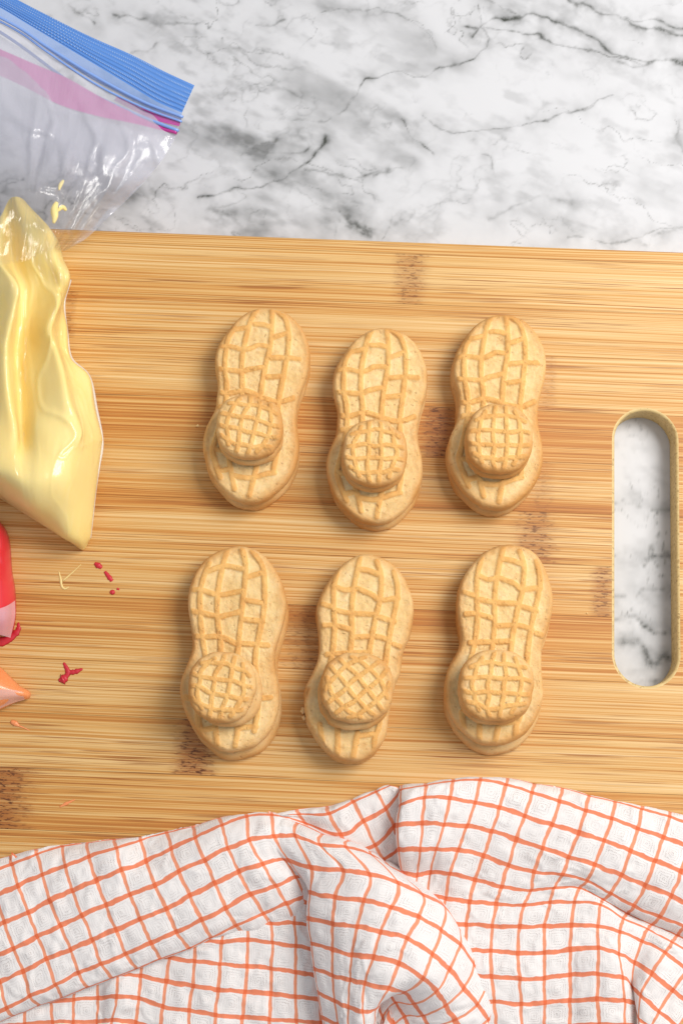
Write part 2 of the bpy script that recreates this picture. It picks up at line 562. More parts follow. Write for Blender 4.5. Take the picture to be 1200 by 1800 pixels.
    t1, t2 = u * math.cos(a2) - v * math.sin(a2), u * math.sin(a2) + v * math.cos(a2)
    n3 = fbm(t1 / 210 + 0.45 * w1, t2 / 85 + 0.45 * w2, 3, 91)
    m3 = sst(fbm(u / 120, v / 100, 3, 101), -0.25, 0.35) * (1 - 0.65 * sst(u, 700, 1150))
    smoke = np.exp(-(np.abs(n3) / 0.07) ** 1.1) * m3
    core = np.exp(-(np.abs(n3) / 0.012) ** 1.2) * m3 * np.clip(0.5 + brk, 0, 1)
    n4 = fbm(t1 / 95 + 0.5 * w2, t2 / 42 + 0.5 * w1, 3, 111)
    smoke2 = np.exp(-(np.abs(n4) / 0.06) ** 1.1) * sst(fbm(u / 80, v / 80, 3, 121), -0.1, 0.45) * (1 - 0.6 * sst(u, 650, 1150))
    vein = np.maximum(vein, 0.55 * core)
    drift0 = 0.42 * smoke + 0.30 * smoke2
    drift = drift0 + sst(fbm(s1 / 150, s2 / 70, 5, 71), 0.0, 0.75) * 0.75 + 0.40 * sst(fbm(s1 / 45, s2 / 22, 4, 81), 0.05, 0.7)
    drift = drift * (0.62 + 0.6 * sst(-u, -800, -100))
    cloud = np.clip(halo * 1.0 + drift, 0, 1)
    V = np.stack([x, y, np.zeros_like(x)], -1)
    o = mk('countertop', V, gridfaces(len(fy), len(fx)), m_marble(), attrs={'vein': np.clip(vein, 0, 1), 'cloud': cloud})
    tag(o, 'white marble countertop with grey veins', 'countertop', kind='structure')


build_counter()

# ================================================================== CUTTING BOARD
BROT = math.radians(-2.3)
Rb = np.array([[math.cos(-BROT), -math.sin(-BROT)], [math.sin(-BROT), math.cos(-BROT)]])


def to_board(px, py):
    return Rb @ P(px, py, TB)[:2]


def build_board():
    board = empty('cutting_board', (0, 0, 0), BROT)
    tag(board, 'bamboo cutting board with rounded handle slot lying on the marble counter', 'cutting board')
    rows = [418, 442, 530, 612, 709, 798, 886, 977, 1066, 1179, 1275, 1373, 1481, 1575, 1670, 1765, 1870]
    ys = [to_board(600, r)[1] for r in rows]
    knots = {1: [(722, 478, .0055, .7)], 2: [(118, 610, .002, .5)], 3: [(962, 650, .003, .35)], 4: [(770, 752, .0055, 1.1)],
             6: [(940, 905, .0065, .85)], 5: [(952, 850, .004, .35)], 7: [(1058, 1035, .0035, .8)],
             10: [(342, 1338, .0065, 1.25)], 11: [(8, 1405, .008, 1.3)], 8: [(545, 1090, .010, .5)]}
    tones = [.0, .07, .03, .05, -.04, -.015, .01, .02, -.03, .02, .03, -.005, .0, .01, -.01, .02]
    xl, xr = -0.21, 0.145
    hx, hy = to_board(1134, 966)
    top = to_board(1131, 717)[1]
    bot = to_board(1136, 1211)[1]
    R = 0.0118
    hy = (top + bot) / 2
    a = (top - bot) / 2 - R

    def half(y):
        e = abs(y - hy) - a
        if e <= 0: return R
        return math.sqrt(max(R * R - e * e, 0))

    for k in range(len(ys) - 1):
        y1, y0 = ys[k] - 0.00005, ys[k + 1] + 0.00005
        cut = [y0, y1]
        cut += [hy + s * (a + R * math.sin(t)) for s in (-1, 1) for t in np.linspace(0, math.pi / 2, 18)]
        cut = sorted({round(c, 7) for c in cut if y0 <= c <= y1})
        bm = bmesh.new()
        L = [[bm.verts.new((xl, c, TB)), bm.verts.new((hx - half(c), c, TB))] for c in cut]
        Rr = [[bm.verts.new((hx + half(c), c, TB)), bm.verts.new((xr, c, TB))] for c in cut]
        for q in (L, Rr):
            for i in range(len(q) - 1):
                bm.faces.new((q[i][0], q[i][1], q[i + 1][1], q[i + 1][0]))
        bmesh.ops.remove_doubles(bm, verts=bm.verts, dist=1e-6)
        ret = bmesh.ops.extrude_face_region(bm, geom=bm.faces[:])
        for v in [g for g in ret['geom'] if isinstance(g, bmesh.types.BMVert)]:
            v.co.z = 0.0004
        bmesh.ops.recalc_face_normals(bm, faces=bm.faces)
        if k == 0:      # eased far edge
            ed = [e for e in bm.edges if all(abs(v.co.y - y1) < 1e-6 and abs(v.co.z - TB) < 1e-6 for v in e.verts)]
            bmesh.ops.bevel(bm, geom=ed, offset=0.0022, segments=5, profile=0.5, affect='EDGES')
        me = bpy.data.meshes.new('strip')
        bm.to_mesh(me)
        bm.free()
        kn = [(to_board(p, q)[0], w, s) for (p, q, w, s) in knots.get(k, [])]
        me.materials.append(m_bamboo(k + 1, tones[k], kn, y0, y1))
        o = bpy.data.objects.new('strip', me)
        COL.objects.link(o)
        o.parent = board
    # wall of the handle slot with its eased edge
    n = 96
    loop = []
    for i in range(n):
        t = 2 * math.pi * i / n
        c, s = math.cos(t), math.sin(t)
        loop.append((c, s, a if s >= 0 else -a))
    prof = [(R, TB)] + [(R - 0.0010 * math.sin(q), TB - 0.0010 * (1 - math.cos(q))) for q in np.linspace(0.2, math.pi / 2, 6)] + \
           [(R - 0.0010, 0.0075), (R - 0.0010, 0.0012), (R, 0.0)]
    V = [(hx + r * c, hy + r * s + off, z) for (r, z) in prof for (c, s, off) in loop]
    m = N('slot_wall')
    o3 = m.obj()
    g = m.noise(m.mapping(o3, (60, 700, 300)), 1, 4, 0.6)
    sp = m.noise(o3, 900, 2, 0.5)
    col = m.ramp(g, [(0.3, (0.60, 0.42, 0.17)), (0.7, (0.72, 0.54, 0.25))])
    col = m.mix(m.math('MULTIPLY', m.maprange(sp, 0.55, 0.68), 0.5), col, (0.25, 0.13, 0.04))
    m.set(Base_Color=col, Roughness=0.6)
    mk('handle_slot_wall', V, gridfaces(len(prof), n, True), m.m, board)


build_board()

# ================================================================== COOKIES
CREAM = m_cream()
BISC = [m_biscuit('biscuit', i * 1.7) for i in range(12)]


def polar(outline, nth):
    d = cr(outline, 10, True)
    th = np.arctan2(d[:, 1], d[:, 0])
    r = np.hypot(d[:, 0], d[:, 1])
    o = np.argsort(th)
    th, r = th[o], r[o]
    T = np.linspace(-math.pi, math.pi, nth, endpoint=False)
    return T, np.interp(T, np.r_[th - 2 * math.pi, th, th + 2 * math.pi], np.r_[r, r, r])


def wafer(outline, z0, h, ribs=(), rib_h=0.00080, rib_w=0.00100, fil=0.0015, dome=0.0005, seed=0, nth=440, nr=130, chips=()):
    """a baked wafer: rounded edge, raised ribs, slight unevenness. outline (M,2) about 0,0"""
    T, R = polar(outline, nth)
    R = R * (1 + 0.006 * fbm(np.cos(T) * 6, np.sin(T) * 6, 3, seed))
    for (ang, wdt, dep) in chips:
        dd = np.angle(np.exp(1j * (T - ang)))
        R = R - dep * np.exp(-(dd / wdt) ** 4) * (1 + 0.35 * fbm(T * 25, T * 3, 3, seed + 3))
    fr = 1 - (1 - np.linspace(0, 1, nr)) ** 1.25
    rr = fr[:, None] * R[None]
    X, Y = rr * np.cos(T), rr * np.sin(T)
    p = np.stack([X.ravel(), Y.ravel()], -1)
    rim = np.stack([R * np.cos(T), R * np.sin(T)], -1)
    d = segdist(p, rim, True)
    d[-nth:] = 0
    e = np.clip(d / fil, 0, 1)
    z = (h - 0.0012) * 1.0 * 0 + h * (0.42 + 0.58 * np.sqrt(1 - (1 - e) ** 2))
    z += dome * (1 - (1 - np.clip(d / 0.013, 0, 1)) ** 2)
    ridge = np.zeros(len(p))
    for i, L in enumerate(ribs):
        L = cr(np.asarray(L), 6)
        dd = segdist(p, L)
        w = rib_w * (1 + 0.14 * fbm(p[:, 0] * 300, p[:, 1] * 300, 2, seed + i))
        ridge = np.maximum(ridge, np.exp(-(dd / w) ** 4.5) * (0.90 + 0.16 * fbm(p[:, 0] * 180, p[:, 1] * 180, 2, seed + 40 + i)))
    ridge = np.clip(ridge, 0, 1) * sst(d, 0.0001, 0.0019)
    z += rib_h * ridge
    z += 0.00030 * fbm(p[:, 0] * 140, p[:, 1] * 140, 3, seed + 9) + 0.00024 * fbm(p[:, 0] * 700, p[:, 1] * 700, 3, seed + 19)
    edge = 1 - sst(d, 0.0, 0.0042)
    V = [np.stack([p[:, 0], p[:, 1], z + z0], -1)]
    ring = rim
    zz = z[-nth:]
    A_r, A_e = [ridge], [edge]
    rough = 1 + 0.010 * fbm(T * 18, T * 0 + 2, 3, seed + 77)
    for f, s in ((0.6, 1.004), (0.25, 1.002), (0.0, 0.985)):
        V.append(np.stack([ring[:, 0] * s * rough, ring[:, 1] * s * rough, z0 + zz * f], -1))
        A_r.append(np.zeros(nth)); A_e.append(np.full(nth, 0.9))
    V.append(np.array([[0, 0, z0]]))
    A_r.append([0]); A_e.append([0])
    V = np.vstack(V)
    nrow = nr + 3
    F = [tuple(f) for f in gridfaces(nrow, nth, True)]
    last = (nrow - 1) * nth
    F += [(last + (j + 1) % nth, last + j, len(V) - 1) for j in range(nth)]
    # weld the centre ring to avoid a pin hole
    return V, F, {'ridge': np.concatenate(A_r), 'edge': np.concatenate(A_e)}


def slab(outline, z0, h, inset, seed, nth=200):
    T, R = polar(outline, nth)
    R = R - inset + 0.00045 * fbm(np.cos(T) * 9, np.sin(T) * 9, 4, seed)
    V = []
    prof = [(0.0, h), (0.97, h), (1.0, h * .8), (1.0, h * .2), (0.97, 0), (0.0, 0)]
    for f, z in prof:
        V.append(np.stack([R * f * np.cos(T), R * f * np.sin(T), np.full(nth, z0 + z)], -1))
    return np.vstack(V), gridfaces(len(prof), nth, True)


def sandwich(name, centre_px, out_px, ribs_px, ztop, zbot, seed, mat, label, cat, group, shift=(0, 0), sizes=(0.0043, 0.0022, 0.0043), chips=(), low_chips=(), low_scale=1.0, wk=None):
    """out_px / ribs_px are in photo pixels on the plane z = ztop"""
    c = P(*centre_px, ztop)
    root = empty(name, (c[0], c[1], zbot))
    tag(root, label, cat, group)
    loc = lambda q: P(np.asarray(q, float)[:, 0], np.asarray(q, float)[:, 1], ztop)[:, :2] - c[:2]
    out = loc(out_px)
    ribs = [loc(r) for r in ribs_px]
    hb, hc, ht = sizes
    sh = np.array([shift[0], shift[1]])
    wk = wk or {}
    V, F, A = wafer(out, hb + hc, ht, ribs, seed=seed, chips=chips, **wk)
    mk('top_wafer', V, F, mat, root, A)
    kw = dict(fil=0.0018, nth=160, nr=14)
    V, F, A = wafer(out * low_scale, 0.0002, hb, (), seed=seed + 5, chips=low_chips, **kw)
    V[:, :2] += sh
    V[:, 2] = np.minimum(V[:, 2], hb + 0.0001)
    mk('bottom_wafer', V, F, mat, root, A)
    V, F = slab(out * low_scale, hb - 0.0002, hc + 0.0004, 0.0021, seed + 8)
    V[:, :2] += sh * 0.5
    mk('cream_filling', V, F, CREAM, root)
    return root


z5 = lambda L: [[(350 + x / 5, 540 + y / 5) for x, y in l] for l in L]
OUT_A = [(560, 20), (680, 30), (800, 90), (900, 200), (960, 350), (970, 480), (940, 640), (890, 780), (860, 900), (855, 1050), (875, 1200),
         (860, 1380), (790, 1530), (690, 1640), (560, 1725), (430, 1745), (300, 1710), (180, 1610), (80, 1470), (35, 1300), (30, 1190),
         (60, 1070), (130, 930), (150, 820), (160, 700), (135, 560), (140, 440), (170, 340), (250, 220), (350, 110), (450, 50)]
OUT_A = z5([OUT_A])[0]
RIB_A = z5([
    [(310, 215), (262, 290), (238, 400), (226, 560), (240, 700), (238, 830), (215, 960), (170, 1120), (120, 1280), (150, 1420), (185, 1530)],
    [(525, 20), (470, 110), (425, 250), (390, 400), (375, 560), (380, 700), (370, 850), (330, 1020), (280, 1200), (265, 1370), (285, 1490), (310, 1630)],
    [(640, 22), (640, 200), (625, 380), (590, 520), (565, 640), (545, 780), (520, 1000), (515, 1200), (510, 1400), (480, 1530), (440, 1690)],
    [(680, 60), (755, 130), (785, 260), (780, 420), (755, 560), (720, 740), (700, 860), (690, 1050), (700, 1200), (680, 1330), (650, 1480)],
    [(170, 375), (280, 380), (370, 405), (440, 400), (520, 370), (620, 385)], [(300, 228), (430, 212)], [(490, 180), (560, 185), (630, 210)],
    [(655, 300), (775, 262)], [(635, 480), (760, 478), (880, 490)], [(170, 570), (230, 580), (370, 600), (440, 580), (570, 560)], [(600, 645), (745, 640)],
    [(160, 770), (250, 790), (400, 770), (560, 830), (700, 865), (830, 830)], [(165, 905), (300, 900), (420, 930)],
    [(185, 1470), (275, 1455)], [(300, 1510), (400, 1535), (480, 1530), (600, 1500), (660, 1490)], [(120, 1280), (260, 1300), (500, 1330), (690, 1300)],
])
zb = lambda L: [[(300 + x / 2.727, 940 + y / 2.727) for x, y in l] for l in L]
OUT_B = zb([[(330, 50), (420, 75), (500, 160), (545, 270), (550, 370), (520, 480), (500, 560), (500, 640), (515, 720), (515, 830), (480, 930), (410, 1005),
             (310, 1038), (230, 1030), (150, 975), (80, 880), (45, 780), (45, 700), (75, 620), (100, 540), (95, 440), (80, 340), (90, 240), (140, 140), (220, 75)]])[0]
RIB_B = zb([
    [(185, 135), (150, 230), (140, 330), (150, 470), (165, 600), (150, 720), (130, 850), (150, 990)],
    [(275, 60), (245, 170), (225, 290), (225, 400), (240, 540), (235, 700), (210, 850), (215, 930), (222, 1010)],
    [(340, 55), (360, 160), (345, 330), (330, 480), (320, 590), (310, 750), (320, 930), (308, 1015)],
    [(390, 75), (440, 150), (450, 250), (445, 370), (420, 500), (405, 610), (420, 800), (400, 940)],
    [(175, 175), (260, 150), (350, 165)], [(362, 205), (440, 180)], [(92, 262), (150, 265), (230, 288), (350, 268)], [(365, 315), (450, 328)],
    [(95, 365), (150, 375), (222, 390)], [(228, 395), (340, 368)], [(340, 405), (440, 416)], [(108, 485), (160, 490), (240, 490), (330, 530)], [(330, 520), (465, 530)],
    [(95, 915), (150, 935), (210, 925)], [(70, 780), (200, 800), (350, 790), (480, 780)], [(320, 925), (410, 920)],
])
OUT_C = zb([[(960, 90), (1060, 130), (1130, 220), (1165, 340), (1150, 470), (1115, 560), (1100, 660), (1075, 720), (1058, 800), (1045, 870), (1032, 960), (990, 1035),
             (930, 1078), (860, 1085), (780, 1060), (700, 975), (655, 890), (640, 830), (637, 770), (645, 725), (680, 655), (710, 570), (710, 460), (698, 350), (730, 260),
             (800, 160), (880, 100)]])[0]
zc = lambda L: [[(560 + x / 6.667, 940 + y / 6.667) for x, y in l] for l in L]
zd = lambda L: [[(520 + x / 6, 1130 + y / 6) for x, y in l] for l in L]
RIB_C = zc([
    [(225, 400), (180, 600), (175, 850), (185, 1080), (160, 1380), (80, 1700)],
    [(490, 230), (445, 450), (400, 700), (385, 950), (390, 1150), (370, 1380), (330, 1700)],
    [(680, 310), (730, 500), (715, 760), (670, 950), (620, 1200), (590, 1400), (560, 1700)],
    [(880, 430), (920, 620), (905, 820), (860, 1020), (820, 1230), (790, 1450), (770, 1700)],
    [(460, 405), (580, 420), (690, 460)], [(210, 610), (310, 650), (410, 630)], [(450, 630), (620, 700), (710, 765), (930, 740)],
    [(20, 800), (175, 855)], [(200, 885), (380, 920), (670, 935)], [(700, 965), (880, 1015)], [(50, 1060), (180, 1060), (380, 1115)],
    [(390, 1200), (600, 1190), (700, 1195), (830, 1235)], [(100, 1400), (300, 1390), (600, 1380)], [(880, 1280), (960, 1310)]]) + zd([
    [(250, 860), (280, 1050), (330, 1200)], [(440, 900), (440, 1220)], [(650, 950), (600, 1215)], [(890, 780), (870, 900), (830, 1000), (830, 1120)], [(640, 985), (820, 960)]])
ze = lambda L: [[(760 + x / 2.196, 540 + y / 2.196) for x, y in l] for l in L]
OUT_D = ze([[(300, 912), (380, 932), (430, 990), (462, 1080), (468, 1150), (445, 1250), (425, 1310), (425, 1400), (430, 1500), (400, 1590), (340, 1660), (260, 1690),
             (180, 1680), (110, 1630), (62, 1555), (48, 1480), (60, 1400), (95, 1330), (110, 1280), (100, 1200), (95, 1140), (110, 1060), (160, 980), (220, 930)]])[0]


def move(pts, c0, a0, c1, a1, s=1.0):
    """rotate/scale photo points about c0 (axis a0) onto c1 (axis a1)"""
    t = math.radians(a1 - a0)
    p = np.asarray(pts, float) - c0
    r = np.array([[math.cos(t), -math.sin(t)], [math.sin(t), math.cos(t)]])
    return (p @ r.T) * s + c1


ZT = TB + 0.0116      # level of the big cookies' upper face
gB, gM = 'big peanut-shaped cookies on the board', 'small round cookies lying on the big cookies'
cookies = []
C1 = np.array([450., 716.])
big = [
    ('peanut-shaped sandwich cookie nearest the yellow icing bag, in the row by the marble', (450, 716), OUT_A, RIB_A, (0, -0.0007), (), ()),
    ('peanut-shaped sandwich cookie in the middle of the row by the marble', (663, 753), move(OUT_A, C1, 0, (663, 753), -3.8), [move(r, C1, 0, (663, 753), -3.8) for r in RIB_A], (0.0003, -0.0006), (), ()),
    ('peanut-shaped sandwich cookie nearest the handle slot, in the row by the marble', (875, 728), move(OUT_A, C1, 0, (875, 728), -4.8, .99), [move(r, C1, 0, (875, 728), -4.8, .99) for r in RIB_A], (-0.0003, -0.0007), (), ()),
    ('peanut-shaped sandwich cookie nearest the red icing bag, in the row by the towel', (410, 1140), OUT_B, RIB_B, (0.0006, -0.0023), (), ()),
    ('chipped peanut-shaped sandwich cookie in the middle of the row by the towel', (630, 1155), OUT_C, RIB_C, (-0.0004, -0.0004), ((-2.55, .07, .0017),), ((-2.4, .12, .0006),)),
    ('peanut-shaped sandwich cookie nearest the handle slot, in the row by the towel', (878, 1136), OUT_D,
     [move(r, (628, 1155), 0, (878, 1135), .5, .99) for r in RIB_C], (0.0002, -0.0026), (), ()),
]
for i, (lab, c, out, ribs, sh, ch, lch) in enumerate(big):
    if i < 3:
        up7 = np.array([0, -7.0])
        c, out, ribs = np.array(c) + up7, np.array(out) + up7, [np.array(r) + up7 for r in ribs]
    sandwich('peanut_cookie', c, out, ribs, ZT, TB, 11 + 13 * i, BISC[i], lab, 'cookie', gB, sh, chips=ch, low_chips=lch)

ZM = ZT + 0.0100
mini = [  # centre px, half width, half height, turn (deg, clockwise), lower wafer shift (m)
    ((438, 747), 59, 57, 13, (0, -.0008)), ((659, 794), 57, 59, 1, (-.0004, -.0006)), ((878, 769), 59, 61, 2, (0, -.0005)),
    ((390, 1207), 60, 62, 13, (.0016, -.0010)), ((627, 1208), 64, 62, -40, (-.0010, -.0020)), ((873, 1204), 66, 63, 3, (0, -.0008))]
mlab = ['small round waffled cookie on the upper-row cookie beside the yellow icing bag', 'small round waffled cookie on the middle cookie of the row by the marble',
        'small round waffled cookie on the marble-side cookie by the handle slot', 'small round waffled cookie on the towel-side cookie nearest the red icing bag',
        'small round cookie turned so its ribs form diamonds, on the chipped cookie', 'small round waffled cookie on the towel-side cookie by the handle slot']
for i, (c, hw, hh, turn, sh) in enumerate(mini):
    r_ = np.random.default_rng(50 + i)
    T = np.linspace(0, 2 * math.pi, 28, endpoint=False)
    sq = (np.abs(np.cos(T)) ** 2.35 + np.abs(np.sin(T)) ** 2.35) ** (-1 / 2.35)
    w = 1 + r_.normal(0, .009, 28)
    out = np.stack([c[0] + hw * sq * w * np.cos(T), c[1] + hh * sq * w * np.sin(T)], -1)
    t = math.radians(turn)
    rot = np.array([[math.cos(t), -math.sin(t)], [math.sin(t), math.cos(t)]])
    ribs = []
    q = np.linspace(-1, 1, 7)
    for k, a in enumerate((-.66, -.22, .20, .62)):
        bow = 1 - .30 * q ** 2
        ext = math.sqrt(max(1 - a * a, .1)) * .97
        j = r_.normal(0, .022, 7)
        ribs.append(np.stack([a * bow + j, q * ext], -1))
        a2 = a + .03
        j = r_.normal(0, .022, 7)
        ribs.append(np.stack([q * ext, a2 * (1 - .22 * q ** 2) + j], -1))
    ribs = [(rb @ rot.T) * np.array([hw, hh]) + c for rb in ribs]
    sandwich('mini_cookie', c, out, ribs, ZM, ZT + 0.0013, 211 + 17 * i, BISC[6 + i], mlab[i], 'cookie', gM, sh,
             sizes=(0.0034, 0.0016, 0.0036), wk=dict(rib_h=.00064, rib_w=.00082, fil=.0015, dome=.0005, nr=90, nth=320),
             chips=[((1.1, .25, .0012),), ((.9, .2, .001),), (), ((-.5, .3, .0008),), (), ()][i])

# ================================================================== TEA TOWEL (traced thread crossings -> folded sheet)
Z1 = lambda x, y: (x / 4, 1460 + y / 4)
Z2 = lambda x, y: (250 + x / 3.75, 1400 + y / 3.75)
Z3 = lambda x, y: (500 + x / 4.615, 1360 + y / 4.615)
Z4 = lambda x, y: (520 + x / 3.158, 1520 + y / 3.158)
Z5 = lambda x, y: (680 + x / 4.286, 1360 + y / 4.286)
Z6 = lambda x, y: (920 + x / 4.286, 1360 + y / 4.286)
Z7 = lambda x, y: (800 + x / 3, 1560 + y / 3)
TW = m_towel()


def fill(g):
    """g: rows x cols x 3 with nan holes -> filled by extending neighbours"""
    g = g.copy()
    nr, nc, _ = g.shape
    for _ in range(60):
        bad = [(i, j) for i in range(nr) for j in range(nc) if np.isnan(g[i, j, 0])]
        if not bad: break
        new = {}
        for i, j in bad:
            est = []
            for di, dj in ((0, 1), (0, -1), (1, 0), (-1, 0)):
                a, b = (i + di, j + dj), (i + 2 * di, j + 2 * dj)
                ok = lambda q: 0 <= q[0] < nr and 0 <= q[1] < nc and not np.isnan(g[q][0])
                if ok(a) and ok(b):
                    e = 2 * g[a] - g[b]
                    e[2] = g[a][2]
                    est.append(e)
            if est: new[(i, j)] = np.mean(est, 0)
        for k, e in new.items(): g[k] = e
    return g


def bicubic(g, n):
    nr, nc, k = g.shape
    A = np.stack([cr(g[i], n) for i in range(nr)])
    B = np.stack([cr(A[:, j], n) for j in range(A.shape[1])], 1)
    return B


class Patch:
    def __init__(s, r0, r1, c0, c1, uoff=0, voff=0):
        s.r0, s.c0 = r0, c0
        s.g = np.full((r1 - r0 + 1, c1 - c0 + 1, 3), np.nan)
        s.u, s.v = uoff, voff

    def put(s, r, c, p, z):
        s.g[r - s.r0, c - s.c0] = (p[0], p[1], z)

    def build(s, n=14, seed=0, puff=0.00042):
        g = fill(s.g)
        B = bicubic(g, n)
        nr, nc = B.shape[:2]
        rr = s.r0 + np.linspace(0, g.shape[0] - 1, nr)
        cc = s.c0 + np.linspace(0, g.shape[1] - 1, nc)
        U, Vv = np.meshgrid(cc, rr)
        z = np.maximum(B[..., 2], 0.35) * MM + TB
        z += 0.0008 * fbm(U * .9 + 5, Vv * .9, 3, seed) + 0.00065 * fbm(U * 2.1 + Vv * .8, Vv * 1.3 - U * .5, 3, seed + 30)
        cw = 1 - np.abs(fbm(U * .8 + Vv * .5, Vv * .55 - U * .3, 3, seed + 60)) * 7
        z += 0.0005 * np.clip(cw, 0, 1) ** 1.5
        z = np.maximum(z, TB + 0.0003)
        W3 = P(B[..., 0], B[..., 1], z)
        du = np.abs((U + 100.5) % 1 - .5)
        dv = np.abs((Vv + 100.5) % 1 - .5)
        pf = puff * (np.sqrt(np.clip(du * 2, 0, 1) * np.clip(dv * 2, 0, 1)) + .35 * fbm(U * 3.1, Vv * 3.1, 3, seed + 4))
        gu = np.gradient(W3, axis=1)
        gv = np.gradient(W3, axis=0)
        nm = np.cross(gv, gu)
        nm /= np.linalg.norm(nm, axis=-1, keepdims=True) + 1e-12
        nm *= np.where(np.median(nm[..., 2]) < 0, -1, 1)
        W3 = W3 + nm * pf[..., None]
        W3[..., 2] = np.maximum(W3[..., 2], TB + 0.0002)
        return W3.reshape(-1, 3), gridfaces(nr, nc), np.stack([U.ravel() + s.u, Vv.ravel() + s.v], -1)


